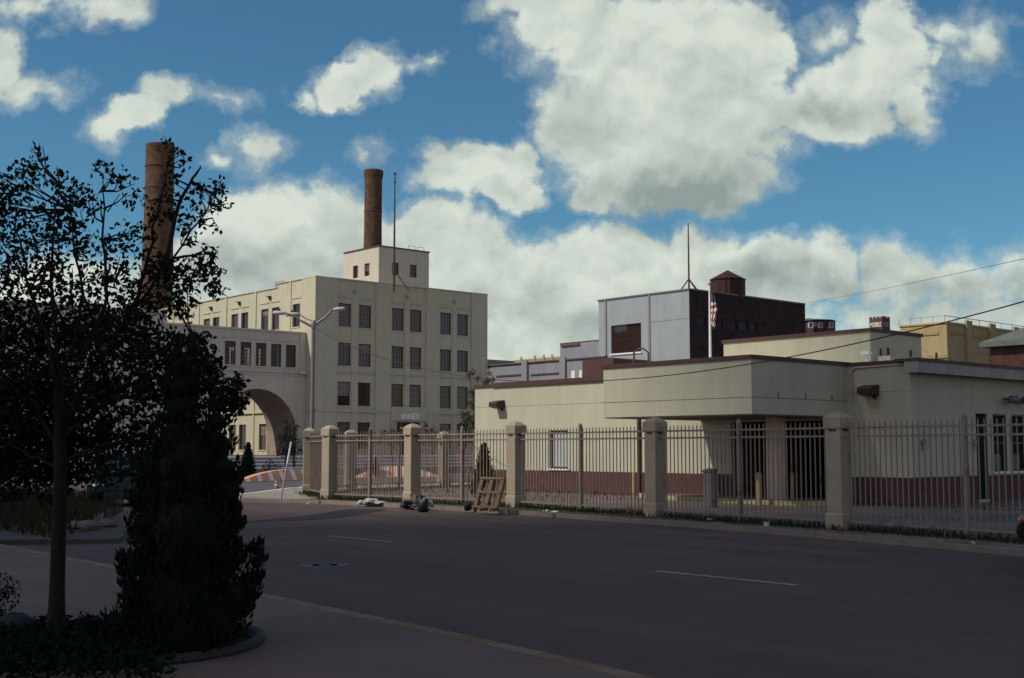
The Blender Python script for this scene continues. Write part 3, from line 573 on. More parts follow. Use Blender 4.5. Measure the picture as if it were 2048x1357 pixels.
for px in (1212, 1299): x = onY(px, 640, DY).x; m.box((x-.14, DY-.12, 0), (x+.14, DY+.02, DZ))
m.build('pilasters', mat('grey_pilaster', (.20, .20, .21), .9), gwh)
m = MB(); m.box((x0-.1, DY-.15, DZ), (DX+.1, DY+.4, DZ+.18)); m.box((DX-.4, DY+.4, DZ), (DX+.12, y1, DZ+.2)); m.build('coping', mat('grey_coping', (.16, .14, .14), .8), gwh)
m = MB(); m.box((WO[0]-.15, DY-.15, WO[2]-.2), (WO[1]+.15, DY+.1, WO[2]-.01)); m.build('window_sill', WHITEP, gwh)
m = MB(); zz = onY(1340, 641, DY).z; m.box((onY(1300, 640, DY).x+.15, DY-.02, zz), (DX, DY+.01, zz+.05)); m.build('wall_joint', mat('grey_joint', (.18, .18, .19), .9), gwh)
xA = onY(1117, 688, DY).x; zA = onY(1150, 685.5, DY).z
m = MB(); m.box((xA, DY+.3, 0), (x0, DY+12, zA)); ao = m.build('side_wing', GRAYL, gwh)
m = MB(); m.box((onY(1120, 690, DY).x, DY+.1, onY(1135, 692.5, DY).z), (onY(1157, 690, DY).x, DY+.32, onY(1135, 688.5, DY).z)); m.box((xA-.05, DY+.25, zA), (x0, DY+.7, zA+.12)); m.build('wing_trim', mat('rust_trim', (.12, .055, .05), .8), ao)
# tripod mast on grey warehouse
tb = onY(1378, 578, DY+3); tt = onY(1376, 446, DY+3); tm_ = thing('tripod_mast', (tb.x, tb.y, DZ-.4), 'thin rusty tripod mast on the grey warehouse roof', 'mast')
m = MB(); m.tube([(tb.x, tb.y, DZ-.4), (tb.x, tb.y, DZ+4), (tb.x, tb.y, tt.z)], [.13, .11, .07], 8); m.build('pole', RUSTY, tm_)
for dx, dy in ((-1.9, -.5), (1.3, 1.1), (.2, 2.2)):
    m = MB(); m.bar((tb.x, tb.y, DZ+1.9), (tb.x+dx, tb.y+dy, DZ-.4), .13); m.build('leg', RUSTY, tm_)
# water tank
wt = at(1456, 590, 158); wtw = 2.25
wk = thing('roof_water_tank', (wt.x, wt.y, DZ), 'rust red water tank with conical roof on the dark brick building', 'water tank')
ztop = at(1456, 560, 158).z; zap = at(1457, 541, 158).z
m = MB(); m.lathe((wt.x, wt.y, 0), [(wtw, DZ-.4), (wtw, ztop)], 8)
m.build('tank', TANKB, wk); m = MB(); m.lathe((wt.x, wt.y, 0), [(wtw*1.06, ztop-.08), (wtw*1.06, ztop+.02), (.05, zap)], 8); m.build('roof', TANKB, wk)
def block(name, lab, p0, xl, yb, zt, m_, base=0):
    t = thing(name, (p0[0], p0[1], 0), lab, 'building'); b = MB(); b.box((xl, p0[1], base), (p0[0], yb, zt)); b.build('wall', m_, t); return t
# low grey building
LY = 106.0; zl = onY(1090, 724, LY).z; xl0 = onY(985, 735, LY).x; xl1 = onY(1210, 715, LY).x
lg_ = block('grey_shed', 'long low lavender grey building with slim piers between annex and warehouse', (xl1, LY), xl0-4, LY+8, zl, GRAYL)
m = MB(); m.box((xl0-4.1, LY-.2, zl), (xl1+.1, LY+.4, zl+.16))
m.build('coping', mat('mauve_coping', (.13, .095, .10), .8), lg_)
for px in (1052, 1128):
    x = onY(px, 730, LY).x; m = MB(); m.box((x-.55, LY-.3, 0), (x+.45, LY-.002, zl+.35)); m.build('pier', GRAYL, lg_)
m = MB()
for a, b, y in ((993, 1045, 752), (1062, 1118, 749)): zz = onY((a+b)/2, y, LY).z; m.box((onY(a, y, LY).x, LY-.06, zz-.12), (onY(b, y, LY).x, LY+.1, zz+.12))
m.build('window_band', mat('band_dark', (.06, .04, .05), .6), lg_)
for a, b in ((1143, 1150), (1159, 1164)):
    m = MB(); zz = onY(1150, 749, LY).z; m.box((onY(a, 745, LY).x, LY-.05, zz-.45), (onY(b, 745, LY).x, LY+.05, zz+.45)); m.build('window', WHITEP, lg_)
MX = onY(1030, 723, 150).x
mv = block('mauve_shed', 'mauve flat roofed building peeking past the annex right edge', (MX, 128), MX-40, 150, onX(1005, 721, MX).z, mat('mauve_wall', (.26, .22, .235), .9, .06, .5, 12, .1))
yp = at(1075, 717, 235); yl = thing('ochre_hall', (yp.x, yp.y, 0), 'far ochre hall strip seen just above the lavender grey building', 'building')
ya, yb_ = onY(1028, 722, yp.y), onY(1135, 712, yp.y); m = MB(); m.box((ya.x, yp.y, 0), (yb_.x, yp.y+15, yp.z)); m.build('wall', YELLOW, yl)
m = MB()
for px in (1043, 1070, 1088, 1105): x = onY(px, 717, yp.y).x; m.box((x-.25, yp.y-.15, 0), (x+.25, yp.y-.002, yp.z+.5))
m.build('pier', YELLOW, yl)
# ochre building at right
o0 = at(1893, 647, 105); OX, OY, OZ = o0.x, o0.y, o0.z
oc = thing('ochre_building', (OX, OY, 0), 'ochre yellow building with roof railing behind the guardhouse at right', 'building')
ox0 = onY(1800, 655, OY).x; oy1 = onX(2075, 675, OX).y
m = MB(); m.box((ox0, OY, 0), (OX, oy1, OZ)); m.build('wall', YELLOW, oc)
m = MB(); m.box((ox0, OY-.1, OZ), (OX+.1, OY+.4, OZ+.15)); m.box((OX-.4, OY+.4, OZ), (OX+.1, oy1, OZ+.15)); m.build('coping', mat('ochre_coping', (.42, .33, .15), .9), oc)
for px in (1935, 1982, 2030):
    y = onX(px, 660, OX).y; m = MB(); m.box((OX+.002, y-.5, 0), (OX+.22, y+.5, OZ+.45)); m.build('pier', YELLOW, oc)
m = MB(); zz = onY(1860, 668, OY).z; m.box((onY(1842, 668, OY).x, OY-.08, zz-.12), (onY(1878, 668, OY).x, OY+.1, zz+.12)); zz2 = onX(1915, 669, OX).z
for a, b in ((1900, 1932), (1946, 1976)): m.box((OX-.05, onX(a, 669, OX).y, zz-.12), (OX+.07, onX(b, 669, OX).y, zz+.12))
zb_ = onY(1870, 713, OY).z; m.box((ox0, OY-.12, zb_-.2), (OX+.1, OY+.05, zb_+.1)); m.build('ledges', mat('ochre_dark', (.30, .22, .10), .9), oc)
m = MB(); q = onX(1962, 695, OX); m.box((OX, q.y-.35, q.z-.5), (OX+.06, q.y+.35, q.z+.5)); m.build('window', mat('grey_vent', (.25, .22, .24), .6), oc)
m = MB(); ra = OZ+.75
m.tube([(onY(1812, 650, OY).x, OY+.6, ra), (OX-.5, OY+.6, ra), (OX-.5, oy1, ra)], .035, 6)
for k in range(9): y = OY+.6 + k*(oy1-OY-.6)/8; m.tube([(OX-.5, y, OZ), (OX-.5, y, ra)], .03, 6)
for k in range(1, 5): x = OX-.5 - k*1.1; m.tube([(x, OY+.6, OZ), (x, OY+.6, ra)], .03, 6)
m.build('roof_railing', STEEL, oc)
# red brick building with pale cornice far right
r0 = at(1980, 683, 80); RX, RY = r0.x, r0.y; rz = onX(2048, 690, RX).z
rd = thing('red_brick_building', (RX, RY, 0), 'red brick building with green grey sloped roof at the right edge', 'building')
m = MB(); m.box((RX, RY, 0), (RX+14, RY+6, r0.z-.4)); m.build('wall', REDB, rd)
m = MB(); e = .5; zr = r0.z; m.add([(RX-e, RY-e, zr-.4), (RX+14, RY-e, zr-.4), (RX+14, RY+6, zr-.4), (RX-e, RY+6, zr-.4), (RX-e, RY-e, zr-.1), (RX+14, RY-e, zr-.1), (RX+14, RY+6, zr+1.6), (RX+3, RY+3, zr+1.6)], [(0, 3, 2, 1), (0, 1, 5, 4), (4, 5, 6, 7), (0, 4, 7, 3), (3, 7, 6, 2)]); m.build('roof', GROOF, rd)
# hipped house
h0 = at(1640, 640, 170); hs = thing('hipped_house', (h0.x, h0.y, 0), 'dark brick house top with hipped slate roof beside the black warehouse', 'house')
hz = h0.z + .0; HX1 = onY(1675, 644, h0.y+6).x; hw = 3.0
ax_, bx_ = at(1603, 640, 170), at(1676, 643, 170)
dv = Vector((RT[0], RT[1], 0)); fv = Vector((HD[0], HD[1], 0)); c_ = (ax_+bx_)/2; half = (bx_-ax_).length/2
def loc(u_, v_, z_): return Vector((c_.x, c_.y, 0)) + dv*u_ + fv*v_ + Vector((0, 0, z_))
zt_ = at(1640, 641, 170).z; zr_ = at(1633, 632.5, 170).z
m = MB(); pl = [loc(-half, 2.2, 0), loc(-half*.25, -.6, 0), loc(half*.55, -.6, 0), loc(half, 1.5, 0), loc(half, 6, 0), loc(-half, 6, 0)]
m.prism([(p.x, p.y) for p in pl], 0, zt_); m.build('wall', mat('aubergine_brick', (.055, .038, .045), .9, .2, 2, 20, .1), hs)
m = MB(); rim = [loc(-half*1.06, 2.0, zt_), loc(-half*.27, -1.0, zt_), loc(half*.58, -1.0, zt_), loc(half*1.06, 1.3, zt_), loc(half*1.06, 6.2, zt_), loc(-half*1.06, 6.2, zt_), loc(-half*.4, 2.8, zr_), loc(half*.15, 2.8, zr_-.1)]
m.add(rim, [(0, 1, 6), (1, 2, 7, 6), (2, 3, 7), (3, 4, 7), (4, 5, 6, 7), (5, 0, 6), (0, 5, 4, 3, 2, 1)]); m.build('roof', SLATE, hs)
for px, s_ in ((1622, .29), (1642, .26), (1663, .26)):
    q = at(px, 650.5, 168.9); m = MB(); 
    for a, b, c2, d2_ in ((-s_, s_, -.42, -.34), (-s_, s_, .34, .42), (-s_, -s_+.07, -.42, .42), (s_-.07, s_, -.42, .42)):
        P = [q + dv*a + Vector((0, 0, c2)), q + dv*b + Vector((0, 0, c2)), q + dv*b + Vector((0, 0, d2_)), q + dv*a + Vector((0, 0, d2_))]; m.add(P + [p + fv*.6 for p in P], [(0, 1, 2, 3), (4, 7, 6, 5), (0, 4, 5, 1), (1, 5, 6, 2), (2, 6, 7, 3), (3, 7, 4, 0)])
    fo_ = m.build('window', mat('white_sash', (.5, .5, .52), .6) if px < 1630 else mat('dull_sash', (.2, .17, .19), .6), hs); m = MB(); P = [q + fv*.1 + dv*a + Vector((0, 0, b)) for a, b in ((-s_, -.4), (s_, -.4), (s_, .4), (-s_, .4))]; m.add(P, [(0, 1, 2, 3)]); m.build('pane', GLASS, fo_)
# crenellated sign tower
s0 = at(1765, 650, 215); sx0 = onY(1738.5, 645, s0.y).x; sy1 = onX(1780, 645, s0.x).y; sz = at(1765, 636, 215).z
sg = thing('sign_tower', (s0.x, s0.y, 0), 'small brown crenellated tower carrying white lettered panels on the skyline', 'tower')
m = MB(); m.box((sx0, s0.y, 0), (s0.x, sy1, sz))
for k in range(4): x = sx0 + (s0.x-sx0)*k/3.0*.86; m.box((x, s0.y, sz), (x+(s0.x-sx0)*.14, s0.y+.35, sz+.30))
for k in range(3): y = s0.y + (sy1-s0.y)*(k*.42); m.box((s0.x-.35, y+.36*(k == 0), sz), (s0.x, y+.16*(sy1-s0.y)+.36*(k == 0), sz+.32))
m.build('wall', mat('tower_brown', (.10, .05, .035), .9, .2, 2, 20, .1), sg)
zp0, zp1 = at(1752, 654, 215).z, at(1752, 643.5, 215).z
m = MB(); m.box((sx0+.22, s0.y-.06, zp0), (s0.x-.14, s0.y+.02, zp1)); m.build('sign_panel', mat('sign_back', (.10, .07, .06), .7), sg)
text_mb('MOBILE', (sx0+.26, s0.y-.07, zp0+.06), (1, 0, 0), zp1-zp0-.12, .04, WHITEP, 'sign_letters', sg, s0.x-sx0-.46)
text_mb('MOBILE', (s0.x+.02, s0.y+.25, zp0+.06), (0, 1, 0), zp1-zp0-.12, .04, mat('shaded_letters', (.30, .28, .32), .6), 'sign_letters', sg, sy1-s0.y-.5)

# ------------------------------------------------------------------ fence pillars and panels
PIL = [(-32.43, 20.9), (-28.82, 21.42), (-24.62, 21.75), (-19.11, 21.2), (-13.68, 20.5), (-7.9, 19.6)]
PW = .36
def pillar_proto(loc, rz, lab):
    t = thing('fence_pillar', (0, 0, 0), lab, 'pillar', 'stucco pillars of the street fence'); h = PW/2
    m = MB(); m.box((-h, -h, .42), (h, h, 2.05)); m.build('shaft', PILLAR, t, .012)
    m = MB(); m.box((-h-.025, -h-.025, -.02), (h+.025, h+.025, .36)); m.add([(-h-.025,-h-.025,.36),(h+.025,-h-.025,.36),(h+.025,h+.025,.36),(-h-.025,h+.025,.36),(-h,-h,.42),(h,-h,.42),(h,h,.42),(-h,h,.42)], [(0,1,5,4),(1,2,6,5),(2,3,7,6),(3,0,4,7)]); m.build('plinth', PILLAR, t, .01)
    m = MB(); m.box((-h-.025, -h-.025, 2.05), (h+.025, h+.025, 2.26))
    for a, b in (): m.box((-.16 if a == 0 else a*(h+.024), -.16 if b == 0 else b*(h+.024), 2.06), (.16 if a == 0 else a*(h+.05), .16 if b == 0 else b*(h+.05), 2.14))
    k = h+.025; m.add([(-k,-k,2.26),(k,-k,2.26),(k,k,2.26),(-k,k,2.26),(-.11,-.11,2.345),(.11,-.11,2.345),(.11,.11,2.345),(-.11,.11,2.345),(0,0,2.385)], [(0,1,5,4),(1,2,6,5),(2,3,7,6),(3,0,4,7),(4,5,8),(5,6,8),(6,7,8),(7,4,8)]); m.build('cap', PILLAR, t)
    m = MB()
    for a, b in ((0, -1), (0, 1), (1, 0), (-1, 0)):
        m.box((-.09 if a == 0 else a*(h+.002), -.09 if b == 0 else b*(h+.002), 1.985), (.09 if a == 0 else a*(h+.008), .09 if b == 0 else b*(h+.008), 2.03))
    m.build('slot_shadow', mat('slot_shade', (.06, .04, .03), .9), t)  # dark strips stand in for the shade inside a shallow recess
    t.location = loc; t.rotation_euler[2] = rz; return t
plab = ['cream pillar where the fence starts to turn the street corner', 'cream pillar with black rubbish bags at its foot', 'cream pillar beside the leaning wooden pallet', 'cream pillar in front of the left end of the canopy', 'large nearest cream pillar right of the canopy column', 'cream pillar beyond the right edge near the dark car']
cent = [Vector((x - PW/2, y + PW/2, 0)) for x, y in PIL]
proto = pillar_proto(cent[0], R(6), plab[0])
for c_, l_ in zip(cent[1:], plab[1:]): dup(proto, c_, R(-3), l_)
back = [Vector((-36.85, 22.95, 0)), Vector((-40.0, 26.8, 0)), Vector((-40.9, 32.1, 0))]
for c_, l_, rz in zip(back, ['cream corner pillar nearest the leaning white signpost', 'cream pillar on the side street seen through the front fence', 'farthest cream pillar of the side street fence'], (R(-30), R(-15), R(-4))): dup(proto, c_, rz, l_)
def panel(a, b, lab, npost=1):
    d = (b-a).normalized(); n = Vector((-d.y, d.x, 0)); a2 = a + d*PW/2; b2 = b - d*PW/2; L_ = (b2-a2).length
    t = thing('fence_panel', a2, lab, 'fence panel', 'metal picket fence panels'); Z = Vector((0, 0, 1))
    for z in (2.05, 1.89, .24):
        m = MB(); m.bar(a2 + Z*z, b2 + Z*z, .045, .04); m.build('rail', FENCE, t)
    k = max(1, round(L_/.128)); m = MB()
    for i in range(k):
        p = a2 + d*(L_*(i+.5)/k) + n*.028; w_ = .0095
        m.bar(p + Z*.10, p + Z*2.15, w_*2, w_*2, up=(d.x, d.y, 0)); m.bar(p + Z*2.15, p + Z*2.18, w_, w_, up=(d.x, d.y, 0))
    m.build('pickets', FENCE, t)
    for j in range(1, npost+1):
        p = a2 + d*(L_*j/(npost+1)); m = MB(); m.bar(p, p + Z*2.2, .075, .075, up=(d.x, d.y, 0)); m.lathe((p.x, p.y, 2.2), [(.045, 0), (.05, .03), (.03, .07), (.005, .085)], 10); m.build('post', FENCE, t)
pl2 = ['fence panel on the rounded street corner left of the rubbish', 'fence panel with a white plastic bag lying below it', 'fence panel behind the black bags and the wooden pallet', 'fence panel crossing the guardhouse window', 'fence panel crossing the dark canopied entrance', 'fence panel at far right in front of green glass door']
panel(back[0], cent[0], pl2[0], 0)
for i in range(5): panel(cent[i], cent[i+1], pl2[i+1])
panel(back[1], back[0], 'fence panel rounding the corner on the side street', 0); panel(back[2], back[1], 'fence panel along the side street'); 
panel(Vector((-41.3, 39.5, 0)), back[2], 'farthest fence panel along the side street')

# ------------------------------------------------------------------ street furniture
lp = at(627, 650, 58); LPx, LPy, LPz = lp.x, lp.y, lp.z + .15
sl = thing('street_lamp', (LPx, LPy, 0), 'mauve steel street lamp with three splayed arms before the annex corner', 'street lamp')
LAMP = mat('lamp_steel', (.20, .145, .16), .5, .15, 3, 40, 0, metal=.2)
m = MB(); m.tube([(LPx, LPy, 0), (LPx, LPy, .5), (LPx, LPy, LPz)], [.13, .11, .085], 12); m.build('pole', LAMP, sl)
m = MB(); m.lathe((LPx, LPy, 0), [(.24, 0), (.24, .1), (.16, .3), (.13, .75)], 16); m.build('base', LAMP, sl)
m = MB(); m.lathe((LPx, LPy, LPz), [(.10, -.35), (.11, -.3), (.11, .0), (.06, .06)], 12); m.build('collar', LAMP, sl)
for pts, hd_ in (([(628, 652), (650, 636), (662, 622), (668, 619)], [(667, 619.5), (690, 617.5)]), ([(625, 655), (600, 641), (584, 630), (572, 627)], [(573, 626.5), (545, 626)]), ([(626, 648), (612, 638), (600, 630), (596, 628)], [(598, 628), (570, 630.5)])):
    dd = 58 if hd_[0][0] != 598 else 59.2
    w3 = [at(*q, dd) for q in pts]; w3[0] = Vector((LPx, LPy, w3[0].z)); m = MB(); m.tube(w3, [.07, .055, .045, .04] if dd == 58 else .03, 8); ao = m.build('arm', LAMP, sl)
    a, b = at(*hd_[0], dd), at(*hd_[1], dd); m = MB(); dv_ = (b-a).normalized()
    m.tube([a, a+(b-a)*.15, a+(b-a)*.5, b-(b-a)*.1, b], [.045, .085, .105, .085, .03], 10); hb = m.build('lamp_head', mat('lamp_grey', (.42, .42, .44), .4, .1), ao)
    mid = (a+b)/2; m = MB(); m.lathe((mid.x, mid.y, mid.z+.1), [(.05, 0), (.05, .08), (.02, .1)], 8); m.build('photocell', BLACKP, hb)
sp0 = gz(561, 1002, .1); sp1 = sp0 + Vector((.30, .30, 1.82))
t = at(582.5, 884, (sp0.x*HD[0]+sp0.y*HD[1])); t = Vector((t.x, t.y, t.z))
so = thing('leaning_signpost', sp0, 'bare grey signpost leaning to the right on the corner sidewalk', 'post')
m = MB(); m.bar(sp0, t, .055, .03); m.build('post', mat('post_grey', (.30, .25, .26), .5, .2, 4), so)
m = MB(); m.bar(sp0 + (t-sp0)*.62, t, .060, .034); m.build('bright_sleeve', mat('pale_steel', (.5, .52, .56), .4), so)
cq = gz(553, 984)
co = thing('traffic_cone', cq, 'faded orange and white traffic cone on the side street', 'traffic cone')
m = MB(); m.box((cq.x-.15, cq.y-.15, .0), (cq.x+.15, cq.y+.15, .03)); m.build('base', BLACKP, co)
m = MB(); m.lathe(cq, [(.12, .03), (.10, .14), (.035, .46), (.022, .47)], 16); m.build('cone', mat('cone_orange', (.26, .075, .035), .6), co)
m = MB(); m.lathe(cq, [(.085, .22), (.068, .31)], 16); m.lathe(cq, [(.058, .36), (.049, .41)], 16); m.build('band', mat('band_dull', (.4, .38, .36), .6), co)
# wires
w0 = Vector((LPx, LPy, at(628, 655, 58).z)); w1 = at(2075, 596, 22.5)
def wire(a, b, sag, r, lab):
    pts = [a.lerp(b, k/40) - Vector((0, 0, sag*4*(k/40)*(1-k/40))) for k in range(41)]; m = MB(); m.tube(pts, r, 6); tag(m.build('overhead_cable', mat('cable_brown', (.04, .025, .022), .7)), lab, 'cable')
mid_w = w0.lerp(w1, .5)
WSAG = 2.05
wire(w0, w1, WSAG, .013, 'sagging overhead cable from the street lamp across the guardhouse')
wire(at(1612, 606, 160), at(2070, 513, 60), .15, .015, 'thin high wire leaving the warehouse for the upper right')
# orange planters with white stripes (raised painted beds)
def planter(pa, pb, hgt, lab, seed):
    a = gz(*pa); b = gz(*pb); d = (b-a); L_ = d.length; d.normalize(); n = Vector((-d.y, d.x, 0)); 
    if n.dot(Vector((HD[0], HD[1], 0))) < 0: n = -n
    t = thing('painted_planter', a, lab, 'planter', 'orange painted planters'); K = 60; f_ = MB(); wst = MB(); nst = 10
    def pt(u_, e): 
        hh = hgt*math.sin(math.pi*u_)**.85; return a + d*(L_*u_) + n*(e*.4*hh/hgt) + Vector((0, 0, .02+hh*(e)))
    for i in range(K):
        u0, u1 = i/K, (i+1)/K; f_.add([pt(u0, 0), pt(u1, 0), pt(u1, 1), pt(u0, 1)], [(0, 1, 2, 3)])
        f_.add([pt(u0, 1), pt(u1, 1), pt(u1, 1)+n*.35, pt(u0, 1)+n*.35], [(0, 1, 2, 3)])
        q0, q1 = pt(u0, 1)+n*.35, pt(u1, 1)+n*.35; f_.add([q0, q1, Vector((q1.x, q1.y, 0)), Vector((q0.x, q0.y, 0))], [(0, 1, 2, 3)])
    f_.build('bed_wall', ORANGE, t); up3 = (n*-.6 + Vector((0, 0, .6))).normalized()*.012
    for k in range(nst):
        u0 = (k+.55)/nst; u1 = u0 + .036; s = MB(); s.add([pt(u0, .02)+up3, pt(u1, .02)+up3, pt(min(1, u1+.014), .98)+up3, pt(min(1, u0+.014), .98)+up3], [(0, 1, 2, 3)]); s.build('stripe', WHITEP, t)
planter((478, 966.5), (700, 957), .56, 'orange planter with white stripes left of the fence corner', 1)
planter((712, 956.5), (880, 955), .62, 'orange planter with white stripes seen through the fence', 2)
bd = MB(); bd.sheet([(-66.5, 34), (-64, 62), (-78.5, 66), (-78.5, 34)], .03); struct(bd.build('planting_bed', MULCH))

# rubbish along the fence
pq = thing('wooden_pallet', gz(975, 1022, .1), 'weathered wooden pallet leaning on the fence', 'pallet')
a, b = gz(949, 1022, .10), gz(998, 1024, .10); dep = a.x*HD[0]+a.y*HD[1]
tl, tr_ = at(965, 961, dep+.75), at(1009, 962, dep+.95)
ux = (b-a); uy = (tl-a); W_, H_ = ux.length, uy.length; ux.normalize(); nz_ = ux.cross(uy).normalized(); uy.normalize()
def pb(u0, u1, v0, v1, d0, d1, nm):
    m = MB(); P = [a + ux*(u*W_) + uy*(v*H_) + nz_*d for d in (d0, d1) for u, v in ((u0, v0), (u1, v0), (u1, v1), (u0, v1))]
    m.add(P, [(0, 3, 2, 1), (4, 5, 6, 7), (0, 1, 5, 4), (1, 2, 6, 5), (2, 3, 7, 6), (3, 0, 4, 7)]); m.build(nm, WOOD, pq)
for u in (0, .43, .86): pb(u, u+.14, 0, 1, .02, .11, 'stringer')
for v in (0, .47, .93): pb(0, 1, v, v+.07, .112, .13, 'top_board')
for u in (.2, .3, .63, .74): pb(u, u+.075, 0, 1, -.004, .018, 'deck_board')
def blob(mb, c, rx, ry, rz, seed, nu=14, nv=9, amp=.18):
    rr = random.Random(seed); ph_ = [rr.uniform(0, 6.28) for _ in range(6)]; vs = []
    for j in range(nv+1):
        t = math.pi*j/nv
        for i in range(nu):
            f = 2*math.pi*i/nu; k = 1 + amp*(math.sin(3*f+ph_[0]+2*t) + .7*math.sin(5*f-3*t+ph_[1]) + .5*math.sin(4*t+ph_[2]))
            vs.append((c[0]+rx*k*math.sin(t)*math.cos(f), c[1]+ry*k*math.sin(t)*math.sin(f), c[2]+rz*k*math.cos(t)))
    mb.add(vs, [(j*nu+i, (j+1)*nu+i, (j+1)*nu+(i+1) % nu, j*nu+(i+1) % nu) for j in range(nv) for i in range(nu)], True)
BAG = mat('bin_bag', (.012, .014, .016), .25, .3, 15, 50, .6, spec=.6, bdist=.02)
def rubbish(px, py, rx, rz, m_, lab, cat, nm, seed, amp=.15):
    q = gz(px, py, .1); m = MB(); blob(m, (q.x, q.y, .09+rz*.55), rx, rx*.8, rz, seed, 20, 13, amp=amp); tag(m.build(nm, m_), lab, cat)
rubbish(845, 1017, .19, .20, BAG, 'upright black rubbish bag by the pillar', 'rubbish bag', 'rubbish_bag', 1)
rubbish(820, 1013, .26, .11, BAG, 'low shiny black rubbish bag against the pillar', 'rubbish bag', 'rubbish_bag', 5, .25)
rubbish(742, 1006.5, .30, .065, mat('dull_white_bag', (.36, .38, .36), .5, .15), 'flat white plastic bag on the verge', 'plastic bag', 'plastic_bag', 9, .38)
rubbish(724, 1007, .15, .05, mat('dull_white_bag', (.36, .38, .36), .5, .15), 'small crumpled white bag beside the flat white bag', 'plastic bag', 'plastic_bag', 11, .25)
rubbish(858, 1014, .13, .12, mat('grey_bag', (.16, .16, .17), .4), 'small grey bag right of the black rubbish bag', 'rubbish bag', 'rubbish_bag', 12)
rubbish(935, 1017, .12, .10, BLACKP, 'small dark bag left of the wooden pallet', 'rubbish bag', 'rubbish_bag', 13)
cb_ = gz(832, 1013, .1); m = MB(); m.box((cb_.x-.14, cb_.y-.1, .095), (cb_.x+.12, cb_.y+.14, .40)); m.box((cb_.x-.18, cb_.y-.12, .39), (cb_.x-.02, cb_.y+.14, .405)); tag(m.build('cardboard_box', mat('cardboard', (.16, .09, .07), .9, .15)), 'brown cardboard box between the black bags', 'box')
for px, py, s_, c_, lab in ((850, 1024.5, .07, (.62, .6, .2), 'yellow crushed cup on the road edge'), (1088, 1025, .07, (.6, .6, .58), 'white paper scrap under the window panel, leftmost'), (1098, 1027, .11, (.55, .55, .55), 'grey white wrapper beneath the window panel'), (1110, 1026, .09, (.7, .7, .68), 'bright white torn paper beneath the window panel'), (1533, 1053, .085, (.6, .6, .58), 'white printed carton on the cobbles before the entrance'), (1420, 1042, .07, (.5, .5, .5), 'grey litter scrap near the ticket machine'), (1436, 1050, .08, (.45, .42, .42), 'pale litter strip on the cobble edge'), (1944, 1088, .05, (.6, .6, .62), 'white litter scrap near the dark car'), (615, 1008, .05, (.5, .5, .5), 'tiny pale scrap by the first pillar'), (860, 1018, .05, (.4, .4, .42), 'grey scrap right of the rubbish bags')):
    q = gz(px, py, .1 if px != 850 else 0); m = MB(); z = q.z; rr = random.Random(px); zz = [rr.uniform(.004, s_*.8) for _ in range(8)]
    if px in (850, 1533):
        m.lathe((q.x, q.y, z), [(s_*.55, .0), (s_*.75, s_*.9), (s_*.8, s_*.95), (s_*.6, s_*.9)], 10)
    else:
        P = [(q.x + s_*math.cos(k*.9)*(.7+.5*rr.random()), q.y + s_*math.sin(k*.9)*(.7+.5*rr.random()), z+zz[k]) for k in range(7)] + [(q.x, q.y, z+s_*.5)]
        m.add(P, [(k, (k+1) % 7, 7) for k in range(7)])
    tag(m.build('litter', mat('litter%d' % int(c_[2]*100), c_, .7, .1)), lab, 'litter')

